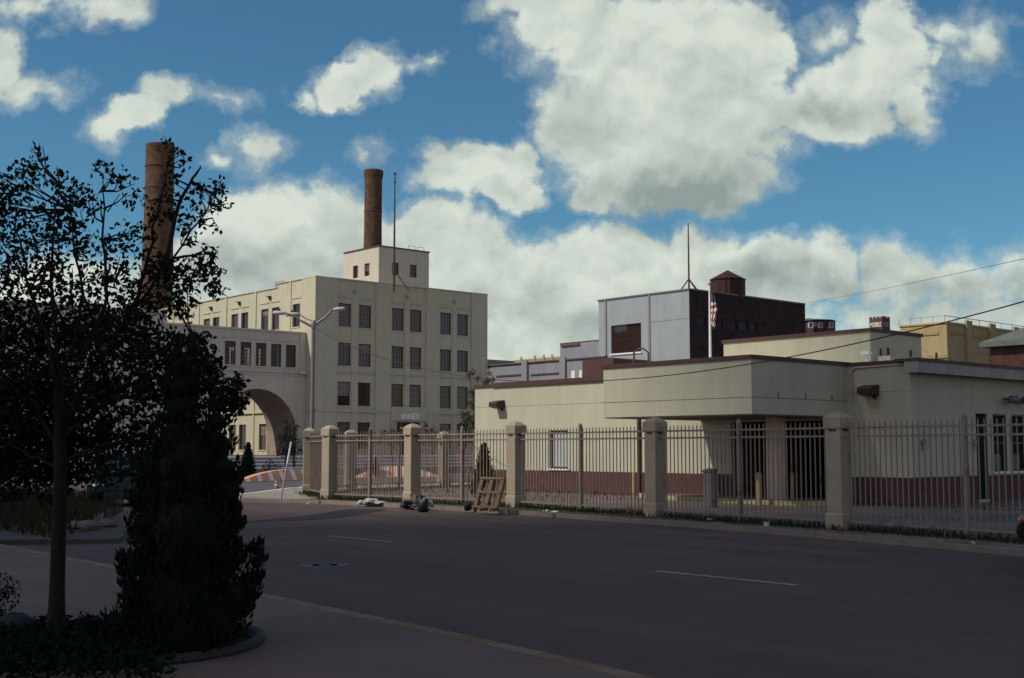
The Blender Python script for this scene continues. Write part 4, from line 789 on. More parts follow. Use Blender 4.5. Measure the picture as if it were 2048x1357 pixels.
# ------------------------------------------------------------------ cars
def car(loc, rz, lab, paint, paint_name):
    t = thing('parked_car', (0, 0, 0), lab, 'car'); PM = mat(paint_name, paint, .55, .05, 2, 60, 0, spec=.1)
    st_ = [(-2.25, .48, .62, .62), (-2.2, .36, .78, .80), (-2.0, .28, .92, .87), (-1.4, .25, .98, .90), (-.4, .25, .98, .91), (.8, .25, .96, .91), (1.6, .26, .86, .89), (2.05, .30, .74, .84), (2.22, .38, .62, .74), (2.28, .45, .55, .6)]
    m = MB(); n = 16; vs = []
    for x, zb, zt, hw in st_:
        zc, hz = (zb+zt)/2, (zt-zb)/2
        for k in range(n):
            f = 2*math.pi*k/n; cx_, sx_ = math.cos(f), math.sin(f); vs.append((x, hw*math.copysign(abs(cx_)**.45, cx_), zc + hz*math.copysign(abs(sx_)**.5, sx_)))
    N2 = len(st_); fs = [(i*n+k, i*n+(k+1) % n, (i+1)*n+(k+1) % n, (i+1)*n+k) for i in range(N2-1) for k in range(n)] + [tuple(range(n))[::-1], tuple((N2-1)*n+k for k in range(n))]
    m.add(vs, fs, True); m.build('body', PM, t)
    m = MB(); vs = []; cab = [(-1.75, .93, 1.05, .70), (-1.1, .93, 1.42, .66), (-.2, .93, 1.48, .66), (.45, .93, 1.40, .66), (1.25, .90, .98, .72)]
    for x, zb, zt, hw in cab: vs += [(x, -hw-.14, zb), (x, -hw, zt-.05), (x, -hw+.1, zt), (x, hw-.1, zt), (x, hw, zt-.05), (x, hw+.14, zb)]
    m.add(vs, [(i*6+k, i*6+k+1, (i+1)*6+k+1, (i+1)*6+k) for i in range(4) for k in range(5)] + [(0, 1, 2, 3, 4, 5), (24, 25, 26, 27, 28, 29)][:1], True); m.build('cabin', glassmat('car_glass_'+paint_name, (.004, .006, .006), 0, .35), t)
    m = MB(); 
    for i in range(1, 3):
        x0, _, z0, hw0 = cab[i]; x1, _, z1, hw1 = cab[i+1]; m.add([(x0, -hw0+.06, z0+.012), (x0, hw0-.06, z0+.012), (x1, hw1-.06, z1+.012), (x1, -hw1+.06, z1+.012)], [(0, 1, 2, 3)])
    m.build('roof', PM, t)
    for x in (-1.42, 1.38):
        for s_ in (-1, 1):
            m = MB(); m.tube([(x, s_*.70, .33), (x, s_*.72, .33), (x, s_*.90, .33), (x, s_*.92, .33)], [.28, .33, .33, .28], 20); wo = m.build('wheel', BLACKP, t)
            m = MB(); m.tube([(x, s_*.90, .33), (x, s_*.925, .33)], [.21, .16], 14); m.build('rim', mat('dark_rim', (.05, .05, .055), .4), wo)
    for s_ in (-1, 1):
        m = MB(); blob(m, (2.12, s_*.60, .66), .13, .17, .07, 2, 10, 6, 0); m.build('headlight', mat('headlamp', (.30, .34, .36), .15, .1, spec=.8), t)
        m = MB(); blob(m, (2.02, s_*.80, .68), .07, .06, .05, 2, 8, 6, 0); m.build('indicator', mat('amber_lens', (.35, .09, .02), .2), t)
        m = MB(); blob(m, (-2.17, s_*.62, .76), .06, .17, .07, 2, 10, 6, 0); m.build('tail_light', mat('red_lens', (.2, .01, .01), .2), t)
    m = MB(); m.box((2.2, -.45, .36), (2.30, .45, .48)); m.build('grille', BLACKP, t)
    t.location = loc; t.rotation_euler[2] = rz; return t
car((-33.9, 14.9, .0), math.atan2(-14.9, 33.9), 'dark car facing the viewer in the lot behind the left tree', (.006, .012, .012), 'dark_green_paint')
car((-6.0, 16.9, .0), R(180-13), 'dark car cut off by the right edge, parked at the kerb', (.006, .009, .012), 'dark_paint')

# ------------------------------------------------------------------ left corner lot
lt = MB(); lp_ = [(-21.2, 8.45), (-24.5, 10.4), (-28.2, 12.5), (-34, 14.4), (-45, 16.2), (-75, 17), (-75, 8.2), (-30, 8.0), (-22, 8.0)]; lt.prism(lp_, -.03, .07); struct(lt.build('corner_lot', DIRT))
struct(strip([(-30, 8.02), (-22, 8.0), (-21.3, 8.5), (-24.5, 10.4), (-28.2, 12.5), (-34, 14.45)], 0, .8, -.02, .085, 'lot_kerb', mat('dark_kerb', (.06, .05, .046), .9, .2), -1))
lf = thing('low_wire_fence', (-27.8, 12, 0), 'low rusty wire fence at the lot edge behind the conifer', 'fence')
A_, B_ = Vector((-29.5, 13.0, .07)), Vector((-26.3, 11.2, .07)); m = MB()
for k in range(22): p = A_.lerp(B_, k/21); m.tube([p, p+Vector((0, 0, .55))], .008, 4)
for z in (.1, .32, .54): m.tube([A_+Vector((0, 0, z)), B_+Vector((0, 0, z))], .008, 4)
m.build('mesh_panel', mat('dark_wire', (.02, .016, .015), .8), lf)
for k in (0, .5, 1): p = A_.lerp(B_, k); m = MB(); m.tube([p, p+Vector((0, 0, .68))], .025, 8); m.build('post', mat('dark_wire', (.02, .016, .015), .8), lf)
def blades(name, m_, spots, n, h, w_=.012):
    mb = MB()
    for _ in range(n):
        x, y, z = spots(); a = random.uniform(0, 6.28); hh = h*random.uniform(.4, 1.3); dx, dy = math.cos(a)*w_, math.sin(a)*w_; lx, ly = random.gauss(0, .35)*hh, random.gauss(0, .35)*hh
        mb.add([(x-dx, y-dy, z), (x+dx, y+dy, z), (x+lx*.4+dx*.7, y+ly*.4+dy*.7, z+hh*.6), (x+lx*.4-dx*.7, y+ly*.4-dy*.7, z+hh*.6), (x+lx, y+ly, z+hh)], [(0, 1, 2, 3), (3, 2, 4)])
    return struct(mb.build(name, m_), 'stuff')
fl = [back[0]] + cent
def along():
    while True:
        i = random.randrange(len(fl)-1); p = fl[i].lerp(fl[i+1], random.random())
        yield (p.x, p.y + random.gauss(.0, .22) - .05, .09)
ga = along(); blades('fence_grass', GRASS, lambda: next(ga), 5200, .13)
blades('forecourt_grass', GRASS, lambda: (random.uniform(-36, -9), random.choice((random.gauss(31.3, .12), 22 + abs(random.gauss(0, .5)))), .02), 1800, .10)
blades('forecourt_weeds', DRYG, lambda: (random.uniform(-40, -27), random.uniform(23, 30)+random.random(), .02), 500, .16)
def inlot():
    while True:
        x = random.uniform(-45, -21.5); y = random.uniform(8.3, 16); 
        if y < 8.4 + (-21.3 - x)*.5 and y < 15.5: return (x, y, .07)
blades('lot_weeds', DRYG, inlot, 4500, .38, .014); blades('lot_grass', GRASS, inlot, 3500, .28, .014)
for px, py, r, lab in ((180, 1062, .3, 'pale rubble stone nearest the lot kerb'), (150, 1058, .22, 'grey rubble stone left of the pale one'), (215, 1055, .25, 'dark rubble lump under the low wire fence')):
    q = gz(px, py, .07); m = MB(); blob(m, (q.x, q.y, .07+r*.28), r, r*.7, r*.4, px, 10, 7, .12); tag(m.build('rubble_stone', LOTC), lab, 'stone')

# ------------------------------------------------------------------ vegetation
def shrub(name, lab, cat, base, clusters, m_, size, dens, up=0., stem=True, flat=.4, asp=.5, group=None, stems=None):
    t = thing(name, base, lab, cat, group); mb = MB()
    for c_, r in clusters: leaves(mb, c_, r, int(dens*r*r), size, up=up, flat=flat, asp=asp)
    mb.build('foliage', m_, t)
    m = MB(); base = Vector(base)
    for c_, r in clusters:
        m.tube([base + (Vector(c_)-base)*k*1.0 + Vector((0, 0, 0)) for k in (0, .5, 1)], [.035, .02, .008], 5)
    m.build('stem', BARK, t); return t
# foreground pear tree
TB = gz(112, 1288, .126); DEP = TB.x*HD[0] + TB.y*HD[1]
tree = thing('street_tree', TB, 'leafy dark street tree with slim trunk in the left foreground', 'tree')
CL = [(75,292,16,.5),(62,340,42,1),(25,385,55,1.2),(0,430,70,1.2),(122,345,20,.6),(132,385,45,1),(166,395,32,.8),(100,435,52,1),(60,485,52,.9),(150,445,42,.9),(205,335,26,.6),(222,362,14,.5),(248,360,28,.6),(190,415,26,.5),(252,400,22,.5),(282,392,22,.5),(20,525,55,.8),(90,525,45,.8),(150,505,42,.8),(205,500,50,.7),(250,480,45,.7),(290,455,30,.6),
 (332,288,14,.6),(352,305,20,.6),(368,322,18,.6),(342,355,18,.6),(330,395,22,.6),(312,430,26,.7),(345,425,20,.6),(400,378,22,.7),(437,372,20,.9),(428,400,30,.9),(385,410,28,.7),(452,405,10,.6),(362,445,26,.7),(402,440,22,.6),(378,475,24,.7),(432,455,12,.5),(415,512,28,1.1),(440,545,12,.8),(395,545,44,1.6),(432,578,22,1.3),(350,550,42,1.3),(310,530,42,1.2),(300,600,55,1.3),(362,600,40,1.5),(232,555,55,.9),(172,565,52,.9),(102,575,60,1.0),(30,590,70,1.1),(262,620,50,1.0),(205,625,55,1.0),
 (-40,400,80,1),(-60,520,90,1),(-70,650,110,1.1),(50,670,85,1.6),(150,665,85,1.5),(230,680,75,1.4),(300,690,65,1.2),(355,700,55,1.5),(398,682,30,1.2),(410,735,45,2),(455,790,36,1.7),(478,760,18,1),(492,800,10,.6),(470,815,22,1),(380,780,65,2),(300,780,75,1.4),(200,780,85,1.6),(100,780,95,1.9),(20,780,80,1.9),(60,880,95,1.9),(160,880,85,1.6),(240,875,62,1.0),(300,880,50,1.0),(350,860,45,1.7),(-40,780,80,1.6),(-30,880,90,1.8),(210,940,45,.7),(100,950,60,1.4),(20,940,70,1.8),(160,945,45,1.0),(270,935,40,.7)]
rt = random.Random(5); cl3 = []
for px, py, r, w_ in CL:
    spread = .45 if r > 35 else .3
    cl3.append((at(px, py, DEP + .25 + rt.uniform(-spread, spread)), r*DEP/F, w_))
mb = MB()
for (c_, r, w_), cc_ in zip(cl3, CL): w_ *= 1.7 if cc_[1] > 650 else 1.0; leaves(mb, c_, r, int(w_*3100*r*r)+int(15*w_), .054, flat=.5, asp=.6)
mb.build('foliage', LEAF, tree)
tk = MB(); tpts = [(112, 1290), (114, 1180), (117, 1080), (120, 980), (120, 880), (118, 780)]
T3 = [at(px, py, DEP) for px, py in tpts]; T3[0].z = .1
tk.tube(T3, [.078, .060, .056, .052, .050, .045], 12); tk.build('trunk', BARK, tree)
LIMB = [([(118, 790), (95, 690), (60, 580), (40, 480), (30, 400)], -.2), ([(118, 780), (112, 660), (104, 540), (108, 450), (120, 370)], .1), ([(118, 780), (150, 680), (165, 590), (150, 500), (140, 420)], .3), ([(119, 860), (190, 740), (255, 640), (330, 540), (400, 440), (436, 380)], .15), ([(119, 880), (220, 800), (320, 730), (400, 700), (470, 780)], -.2), ([(119, 900), (60, 800), (0, 720), (-50, 620)], 0), ([(160, 720), (215, 600), (205, 480), (206, 350)], .3), ([(255, 640), (290, 540), (315, 430), (345, 300)], .2), ([(119, 930), (180, 900), (250, 880), (300, 870)], .1), ([(119, 940), (60, 910), (0, 880)], .1), ([(345, 520), (390, 510), (430, 560)], .1), ([(330, 540), (360, 400), (395, 345), (402, 332)], .2)]
nodes = []; br_ = MB()
for pts, off in LIMB:
    k = len(pts); P = smooth([(0, 0)], 1)
    W3 = [at(px, py, DEP + .25*0 + off*(i/(k-1))) for i, (px, py) in enumerate(pts)]
    sm_ = []
    for i in range(k-1):
        for j in range(4):
            q = W3[i].lerp(W3[i+1], j/4); sm_.append(q + Vector((rt.gauss(0, .008), rt.gauss(0, .008), rt.gauss(0, .008))))
    sm_.append(W3[-1]); L_ = len(sm_); r0 = .021 if len(pts) > 3 else .014
    br_.tube(sm_, [r0*(1-i/L_*.88) for i in range(L_)], 7); nodes += sm_
for c_, r, w_ in cl3:
    nn = min(nodes, key=lambda q: (q-c_).length + (.15 if q.z > c_.z else 0))
    for k in range(3 if r > .12 else 2):
        e = c_ + Vector((rt.gauss(0, 1), rt.gauss(0, 1), rt.gauss(0, 1)+.5)).normalized()*r*.8; md_ = nn.lerp(e, .5) + Vector((rt.gauss(0, .03), rt.gauss(0, .03), rt.gauss(0, .03)-.02))
        br_.tube([nn, md_, e], [.010, .006, .003], 5)
br_.build('branches', BARK, tree)
# foreground arborvitae
CB = gz(375, 1306, .126); CD = CB.x*HD[0] + CB.y*HD[1]
ab = thing('foreground_conifer', CB, 'broad dark green conifer with two leaders standing beside the slim trunk', 'conifer')
CC = [(375,1270,95),(320,1255,60),(430,1240,65),(370,1190,118),(300,1200,45),(465,1200,45),(375,1120,108),(285,1120,40),(455,1120,42),(375,1060,104),(295,1055,42),(440,1050,45),(372,1000,92),(295,1000,42),(440,985,45),(375,940,85),(440,940,42),(310,950,50),(365,880,62),(435,890,36),(362,820,42),(433,845,27),(358,770,28),(430,808,17),(355,730,16),(514,1100,15),(515,1125,16),(508,1155,20),(498,1185,24),(485,1215,28),(246,1122,13),(250,1145,15),(258,1170,18),(262,1210,28),(245,1245,24),(462,960,24),(470,1020,14),(478,1050,14)]
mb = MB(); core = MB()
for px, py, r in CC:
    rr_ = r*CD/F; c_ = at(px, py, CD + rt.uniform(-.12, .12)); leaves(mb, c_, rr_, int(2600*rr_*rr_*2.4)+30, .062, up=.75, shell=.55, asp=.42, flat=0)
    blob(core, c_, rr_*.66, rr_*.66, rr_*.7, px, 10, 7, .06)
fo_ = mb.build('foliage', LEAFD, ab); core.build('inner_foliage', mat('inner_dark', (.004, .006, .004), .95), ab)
m = MB(); m.tube([CB - Vector((0, 0, .03)), at(372, 1100, CD), at(360, 800, CD)], [.08, .05, .02], 8); m.build('trunk', BARK, ab)
# mulch bed with edging and groundcover
bc = gz(232, 1290, .126); bed = MB(); K = 48
bp_ = [(bc.x + 1.06*math.cos(2*math.pi*k/K), bc.y + 1.06*math.sin(2*math.pi*k/K)) for k in range(K)]
m = MB(); m.prism(bp_, .05, .165); struct(m.build('tree_bed', MULCH))
m = MB(); m.tube([(bc.x + 1.1*math.cos(2*math.pi*k/K), bc.y + 1.1*math.sin(2*math.pi*k/K), .15) for k in range(K+1)], .045, 8, False); tag(m.build('bed_edging', mat('edging_grey', (.028, .026, .025), .8)), 'round grey edging ring of the dark planting bed', 'edging')
mb = MB()
for _ in range(900):
    a = random.uniform(0, 6.28); r = .98*random.random()**.5; leaves(mb, (bc.x + r*math.cos(a), bc.y + r*math.sin(a), .2), .06, 3, .06, up=.4)
for _ in range(900):
    q = gz(random.uniform(-120, 330), random.uniform(1262, 1370), .126); leaves(mb, (q.x, q.y, .17 + random.random()*.05), .07, 3, .07, up=.4)
struct(mb.build('ground_cover', LEAFD), 'stuff')
q = gz(-5, 1240, .126); cl_ = [((q.x, q.y, .13+.22), .2), ((q.x-.2, q.y-.1, .3), .2)]
shrub('low_shrub', 'rounded dark shrub cut by the left edge', 'shrub', q, cl_, LEAFD, .04, 9000)
q = gz(30, 1275, .126); m = MB(); blob(m, (q.x, q.y, .13+.07), .2, .16, .12, 4, 14, 9, .05); tag(m.build('boulder', mat('teal_stone', (.014, .018, .018), .9, .2)), 'smooth dark boulder left of the slim trunk', 'boulder')
# evergreen cones
def cone_tree(name, lab, px, py, top, wpx, m_=LEAFD, z=0, dens=5200):
    q = gz(px, py, z); dp = q.x*HD[0]+q.y*HD[1]; zt = at(px, top, dp).z; R_ = wpx/2*dp/F; t = thing(name, q, lab, 'conifer'); mb = MB(); k = 14; H_ = zt - z
    sc = min(.16, max(.05, R_*.22))
    for i in range(k):
        u_ = (i+.4)/k; r = R_*(1.0-u_)**.8*min(1, .55+u_*4); c_ = Vector((q.x, q.y, z + .04 + u_*H_*.97))
        for j in range(5):
            a = j*1.257 + i; leaves(mb, c_ + Vector((math.cos(a), math.sin(a), 0))*r*.55, r*.5+.02, int(36+40*(1-u_)), sc, up=.55, flat=0, asp=.4)
    mb.build('foliage', m_, t); m = MB(); m.tube([q, Vector((q.x, q.y, z+H_*.9))], [R_*.12, .01], 8); m.build('trunk', BARK, t)
cone_tree('small_spruce', 'small dark spruce beside the big conifer before the arch', 495, 962, 886, 42)
cone_tree('small_cypress', 'narrow young evergreen behind the front fence', 752, 956, 915, 20)
q = gz(968, 990, .02)
cone_tree('dark_arborvitae', 'dark pointed evergreen against the guardhouse left wall', 968, 988, 888, 58, LEAFR, .02)
dp = q.x*HD[0]+q.y*HD[1]
shrub('green_shrub', 'pale green shrub left of the pointed evergreen', 'shrub', gz(943, 988, .02), [(at(px, py, dp), r*dp/F) for px, py, r in ((935, 955, 16), (950, 965, 18), (940, 980, 16), (955, 945, 12))], LEAFG, .05, 1500)
for px, lab in ((572, 'young dark tree left of the bridge pier'), (588, 'young dark tree right against the bridge pier')):
    q = gz(px, 941, .0); dp = q.x*HD[0]+q.y*HD[1]
    shrub('young_tree', lab, 'tree', q, [(at(px + dx, py, dp + dz), r*dp/F) for dx, py, r, dz in ((-6, 905, 13, 0), (2, 888, 16, .5), (-4, 872, 13, -.4), (4, 856, 9, 0), (8, 902, 11, .2), (0, 842, 5, 0))], LEAFD, .17, 420, flat=.5)
for px, py, r, lab in ((538, 946, 15, 'low round bush just right of the small spruce'), (556, 950, 9, 'smallest low bush behind the orange planter')):
    q = gz(px, py); dp = q.x*HD[0]+q.y*HD[1]
    shrub('low_bush', lab, 'shrub', q, [(at(px+dx*r, py-12+dy*r, dp), r*.75*dp/F) for dx, dy in ((-.5, .2), (.4, .1), (0, -.5))], LEAFR if r < 10 else LEAFD, .13, 420)
# tree partly hidden by the guardhouse corner, in front of the annex
q = Vector((-58.5, 51.0, 0)); q = at(968, 897, 66); q.z = 0
shrub('ornamental_tree', 'reddish young tree behind the guardhouse left corner', 'tree', q, [(at(px, py, 66 + dz), r*66/F) for px, py, r, dz in ((938, 750, 7, 0), (945, 745, 6, .2), (955, 757, 7, 0), (977, 735, 5, 0), (979, 748, 6, .2), (978, 762, 8, 0), (970, 766, 7, .3), (986, 760, 6, 0), (948, 785, 9, .3), (945, 810, 12, 0), (930, 830, 14, .5), (945, 845, 18, 0), (925, 850, 10, 0), (938, 870, 16, .3), (950, 790, 14, 0))], LEAFR, .13, 1100, flat=.3)
for px, lab in ((783, 'spiky shrub left of the annex door'), (865, 'spiky shrub right of the annex door')):
    q = onX(px, 895, AX+3); q.z = HZ; dp = q.x*HD[0]+q.y*HD[1]
    shrub('entrance_shrub', lab, 'shrub', q, [(at(px+dx, py, dp), r*dp/F) for dx, py, r in ((-14, 866, 8), (0, 862, 10), (10, 868, 8), (-4, 880, 9), (2, 895, 6))], LEAFR, .2, 260)

# ------------------------------------------------------------------ unseen cloud mesh added and shaped to shade the near road and right side
SUN_AZ = Vector((-.33, -.944)).normalized(); EL = R(47)
sd = Vector((SUN_AZ.x*math.cos(EL), SUN_AZ.y*math.cos(EL), math.sin(EL)))
def cloud_mat():
    m = bpy.data.materials.new('cloud_white'); m.use_nodes = True; N = m.node_tree.nodes; L = m.node_tree.links; N.remove(N['Principled BSDF'])
    d = N.new('ShaderNodeBsdfDiffuse'); d.inputs[0].default_value = (.9, .9, .9, 1); t = N.new('ShaderNodeBsdfTranslucent'); t.inputs[0].default_value = (.9, .9, .9, 1)
    x = N.new('ShaderNodeMixShader'); L.new(d.outputs[0], x.inputs[1]); L.new(t.outputs[0], x.inputs[2]); L.new(x.outputs[0], N['Material Output'].inputs[0]); return m
cb = MB(); nrm2 = Vector((.985, -.06)).normalized(); tan2 = Vector((-nrm2.y, nrm2.x)); p0 = Vector((-24.6, 25.0)); rr = random.Random(2)
for k in range(46):
    s_ = rr.uniform(-110, 110); e = rr.uniform(16, 150) if k > 14 else 20 + rr.uniform(-3, 4); 
    if k <= 14: s_ = -98 + 14*k
    g2 = p0 + nrm2*e + tan2*s_; rad = min(e, 40)*.98 if k > 14 else 20
    c3 = Vector((g2.x, g2.y, 0)) + sd*760; blob(cb, (c3.x, c3.y, c3.z), rad, rad, rad*.55, k, 18, 10, .04)
for k in range(26):  # extra blobs added so the left lot and sidewalk fall in shade
    xx = -20 - (k % 13)*9 + rr.uniform(-3, 3); yy = 13.6 - (20 if k < 13 else 52) + rr.uniform(-2, 2); rad = 20 if k < 13 else 30
    c3 = Vector((xx, yy, 0)) + sd*760; blob(cb, (c3.x, c3.y, c3.z), rad, rad, rad*.55, k+70, 18, 10, .04)
struct(cb.build('shade_cloud', cloud_mat()))

# ------------------------------------------------------------------ light
sun = bpy.data.lights.new('sun', 'SUN'); sun.energy = 3.6; sun.angle = R(.7); sun.color = (1.0, .95, .84)
so_ = bpy.data.objects.new('sun', sun); C.objects.link(so_); so_.rotation_euler = Vector((-sd.x, -sd.y, -sd.z)).to_track_quat('-Z', 'Y').to_euler()

W = bpy.data.worlds.new('World'); bpy.context.scene.world = W; W.use_nodes = True
nt = W.node_tree; N = nt.nodes; L = nt.links; bg = N['Background']
sky = N.new('ShaderNodeTexSky'); sky.sky_type = 'NISHITA'; sky.sun_disc = False; sky.sun_elevation = EL; sky.sun_rotation = math.atan2(SUN_AZ.x, SUN_AZ.y)
sky.air_density = 1.0; sky.dust_density = .3; sky.ozone_density = 2.0
SKYS = .10
tc = N.new('ShaderNodeTexCoord')
def vdot(vec):
    n = N.new('ShaderNodeVectorMath'); n.operation = 'DOT_PRODUCT'; L.new(tc.outputs['Generated'], n.inputs[0]); n.inputs[1].default_value = vec; return n.outputs['Value']
def mth(op, a, b=None, c=None, clamp=False):
    n = N.new('ShaderNodeMath'); n.operation = op; n.use_clamp = clamp
    for i, v in enumerate((a, b, c)):
        if v is None: continue
        if isinstance(v, (int, float)): n.inputs[i].default_value = v
        else: L.new(v, n.inputs[i])
    return n.outputs[0]
def mrange(v, a, b, c, d, smooth=True):
    n = N.new('ShaderNodeMapRange'); n.interpolation_type = 'SMOOTHSTEP' if smooth else 'LINEAR'; L.new(v, n.inputs[0])
    for i, x in enumerate((a, b, c, d)): n.inputs[i+1].default_value = x
    return n.outputs[0]
fwd = mth('MAXIMUM', vdot((HD[0], HD[1], 0)), .12); u = mth('DIVIDE', vdot((RT[0], RT[1], 0)), fwd); v = mth('DIVIDE', vdot((0, 0, 1)), fwd)
uv = N.new('ShaderNodeCombineXYZ'); L.new(u, uv.inputs[0]); L.new(v, uv.inputs[1])
def nz(scale, det, rough, vec, dist=0.0):
    n = N.new('ShaderNodeTexNoise'); n.inputs['Scale'].default_value = scale; n.inputs['Detail'].default_value = det; n.inputs['Roughness'].default_value = rough; n.inputs['Distortion'].default_value = dist; L.new(vec, n.inputs['Vector']); return n
wn = nz(11, 5, .6, uv.outputs[0]); ws = N.new('ShaderNodeVectorMath'); ws.operation = 'SUBTRACT'; L.new(wn.outputs['Color'], ws.inputs[0]); ws.inputs[1].default_value = (.5, .5, .5)
wm = N.new('ShaderNodeVectorMath'); wm.operation = 'MULTIPLY_ADD'; L.new(ws.outputs[0], wm.inputs[0]); wm.inputs[1].default_value = (.085, .075, 0); L.new(uv.outputs[0], wm.inputs[2]); P_ = wm.outputs[0]
def uvpx(px, py):
    d = ray(px, py); return d[4]/d[3], d[2]/d[3]
def ell(px, py, rx, ry):
    a, b = uvpx(px, py); n = N.new('ShaderNodeVectorMath'); n.operation = 'SUBTRACT'; L.new(P_, n.inputs[0]); n.inputs[1].default_value = (a, b, 0)
    m_ = N.new('ShaderNodeVectorMath'); m_.operation = 'MULTIPLY'; L.new(n.outputs[0], m_.inputs[0]); m_.inputs[1].default_value = (F/rx, F/ry, 0)
    l = N.new('ShaderNodeVectorMath'); l.operation = 'LENGTH'; L.new(m_.outputs[0], l.inputs[0]); return l.outputs['Value']
CLD = [(1300,105,245,150,1),(1165,55,150,85,1),(1030,26,85,34,.75),(1390,220,190,140,1),(1250,250,185,130,1),(1340,345,225,85,1),(1190,380,65,48,.9),(1490,85,80,115,1),(1530,295,80,50,.6),
 (1700,185,150,95,1),(1795,95,75,110,1),(1835,200,58,75,.8),(1620,228,120,62,1),(1635,55,58,36,.45),(1960,85,80,60,.5),(1880,60,50,30,.4),
 (945,345,118,72,1),(1050,328,42,68,.9),(1010,390,80,40,1),(880,295,48,36,.7),
 (700,165,66,44,.9),(765,140,50,52,.9),(845,112,40,20,.5),(625,178,46,18,.5),(265,235,66,46,.9),(325,200,56,38,.9),(215,250,45,40,.7),(440,190,60,20,.35),(510,280,50,50,.6),(437,302,30,16,.4),(750,303,30,30,.4),
 (5,105,55,78,1),(85,160,80,34,.55),(215,5,80,36,.7),(70,-5,105,30,.5),
 (530,470,150,120,1.1),(650,480,140,130,1.1),(760,500,120,85,1),(855,480,90,85,1),(430,560,160,130,1),(940,530,120,90,1),(1060,580,110,95,1),(1150,545,110,95,1.1),(1260,530,130,95,1.1),(1390,540,120,105,1.1),(1520,560,130,95,1.1),(1640,545,90,75,1),(1790,560,105,80,.85),(1950,560,115,80,.85),(2090,580,130,90,.85),(1860,660,260,50,.6),(1980,620,120,60,.6),(200,600,260,90,.9),(-80,620,200,90,.7),(700,620,400,110,1),(1300,660,400,70,1),(1000,700,320,60,.8)]
dens = None
for (px, py, rx, ry, w_) in CLD:
    w_ = w_*1.75 if rx > 60 and w_ > .85 else w_
    f = mth('MULTIPLY_ADD', ell(px, py, rx*1.06, ry*1.06), -w_, w_)
    dens = f if dens is None else mth('SMOOTH_MAX', dens, f, .06)
fb = nz(20, 9, .62, uv.outputs[0]).outputs[0]; uo2 = N.new('ShaderNodeVectorMath'); uo2.operation = 'ADD'; L.new(uv.outputs[0], uo2.inputs[0]); uo2.inputs[1].default_value = (-.004, .011, 0); fbo = nz(20, 6, .55, uo2.outputs[0]).outputs[0]; fbs = nz(20, 6, .55, uv.outputs[0]).outputs[0]; relief = mth('SUBTRACT', fbs, fbo); fb2 = nz(7, 6, .55, uv.outputs[0]).outputs[0]
dn_ = mth('ADD', dens, mth('MULTIPLY_ADD', fb, 1.5, -.75)); dn_ = mth('ADD', dn_, mth('MULTIPLY_ADD', fb2, .5, -.22))
mask_f = mrange(dn_, -.04, .5, 0, 1)
mask_f = mth('MAXIMUM', mask_f, mth('MULTIPLY', mrange(mth('ADD', dn_, mth('MULTIPLY_ADD', fb, .5, -.25)), -.28, .22, 0, 1), .30))
# rear and overhead sky: scattered clouds from plain noise over the direction sphere
rn = nz(2.6, 8, .58, tc.outputs['Generated'], .2).outputs[0]; mask_r = mrange(rn, .48, .62, 0, 1)
isf = mrange(vdot((HD[0], HD[1], 0)), .45, .65, 0, 1)
mask = mth('ADD', mth('MULTIPLY', mask_f, isf), mth('MULTIPLY', mask_r, mth('SUBTRACT', 1.0, isf)))
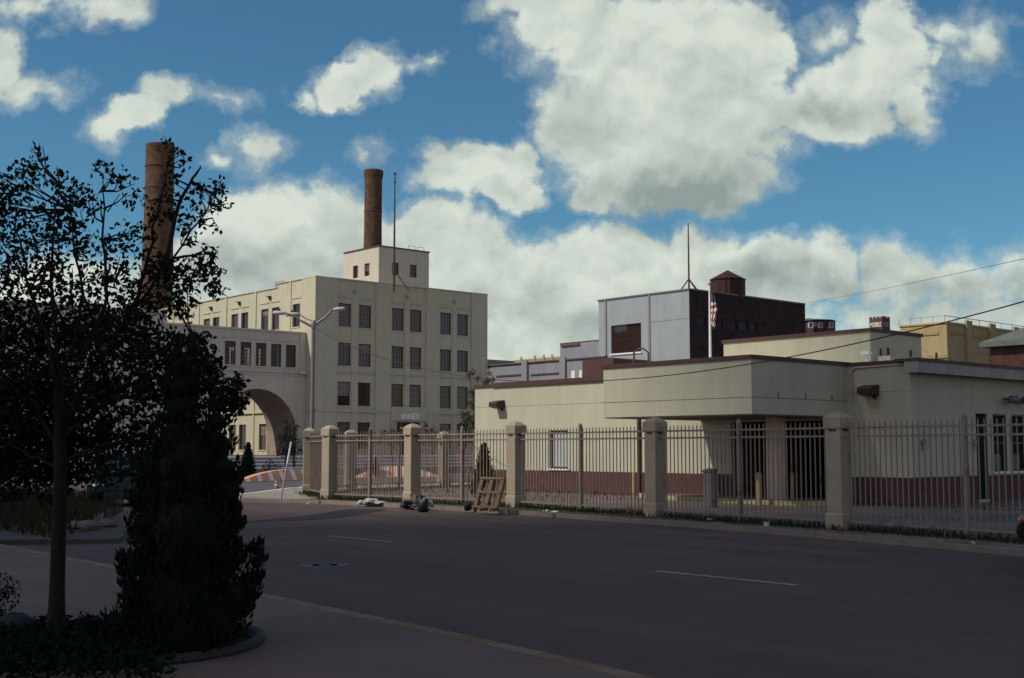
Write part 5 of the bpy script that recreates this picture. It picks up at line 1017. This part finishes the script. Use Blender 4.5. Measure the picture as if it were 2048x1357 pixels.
# shading: grey undersides
SH = [(1390,385,270,90,.72),(1350,310,250,110,.34),(1660,215,120,45,.45),(1800,235,70,50,.6),(1020,400,80,30,.4),(1560,560,200,60,.5),(1850,590,250,70,.7),(700,560,300,80,.35),(1150,640,300,60,.4),(520,560,140,90,.5)]
shd = None
for (px, py, rx, ry, w_) in SH:
    f = mth('MAXIMUM', mth('MULTIPLY_ADD', ell(px, py, rx*1.3, ry*1.3), -w_, w_), 0.0); shd = f if shd is None else mth('MAXIMUM', shd, f)
uo3 = N.new('ShaderNodeVectorMath'); uo3.operation = 'ADD'; L.new(P_, uo3.inputs[0]); uo3.inputs[1].default_value = (-.008, .022, 0)
rl2 = mth('SUBTRACT', nz(9, 4, .5, P_).outputs[0], nz(9, 4, .5, uo3.outputs[0]).outputs[0])
lit = mth('ADD', mth('MULTIPLY', relief, .9), mth('MULTIPLY', rl2, 2.5)); lit = mth('ADD', lit, mth('MULTIPLY', shd, -1.05))
lit = mth('ADD', lit, mth('MULTIPLY_ADD', fb2, .3, .68), None, True)
cc = N.new('ShaderNodeMix'); cc.data_type = 'RGBA'; L.new(lit, cc.inputs[0]); cc.inputs[6].default_value = (.28/SKYS, .34/SKYS, .33/SKYS, 1); cc.inputs[7].default_value = (.68/SKYS, .74/SKYS, .66/SKYS, 1)
tint = N.new('ShaderNodeMix'); tint.data_type = 'RGBA'; tint.blend_type = 'MULTIPLY'; tint.inputs[0].default_value = 1; L.new(sky.outputs[0], tint.inputs[6]); tint.inputs[7].default_value = (.40, .72, .80, 1)
mx = N.new('ShaderNodeMix'); mx.data_type = 'RGBA'; c2 = N.new('ShaderNodeMix'); c2.data_type = 'RGBA'; L.new(isf, c2.inputs[0]); c2.inputs[6].default_value = (.66/SKYS, .575/SKYS, .56/SKYS, 1); L.new(cc.outputs[2], c2.inputs[7])
t2 = N.new('ShaderNodeMix'); t2.data_type = 'RGBA'; L.new(isf, t2.inputs[0]); L.new(sky.outputs[0], t2.inputs[6]); L.new(tint.outputs[2], t2.inputs[7])
L.new(mask, mx.inputs[0]); L.new(t2.outputs[2], mx.inputs[6]); L.new(c2.outputs[2], mx.inputs[7])
L.new(mx.outputs[2], bg.inputs[0]); bg.inputs[1].default_value = SKYS

# ------------------------------------------------------------------ camera and view
cam = bpy.data.cameras.new('camera'); cam.sensor_width = 36; cam.lens = F/2048*36; cam.clip_start = .1; cam.clip_end = 5000
co_ = bpy.data.objects.new('camera', cam); C.objects.link(co_); co_.location = (0, 0, EYE); co_.rotation_euler = (math.pi/2 + TH, 0, A)
S = bpy.context.scene; S.camera = co_
S.view_settings.view_transform = 'Standard'; S.view_settings.look = 'None'; S.view_settings.exposure = 0; S.view_settings.gamma = 1
S.cycles.max_bounces = 8; S.cycles.transparent_max_bounces = 12; S.cycles.use_denoising = True
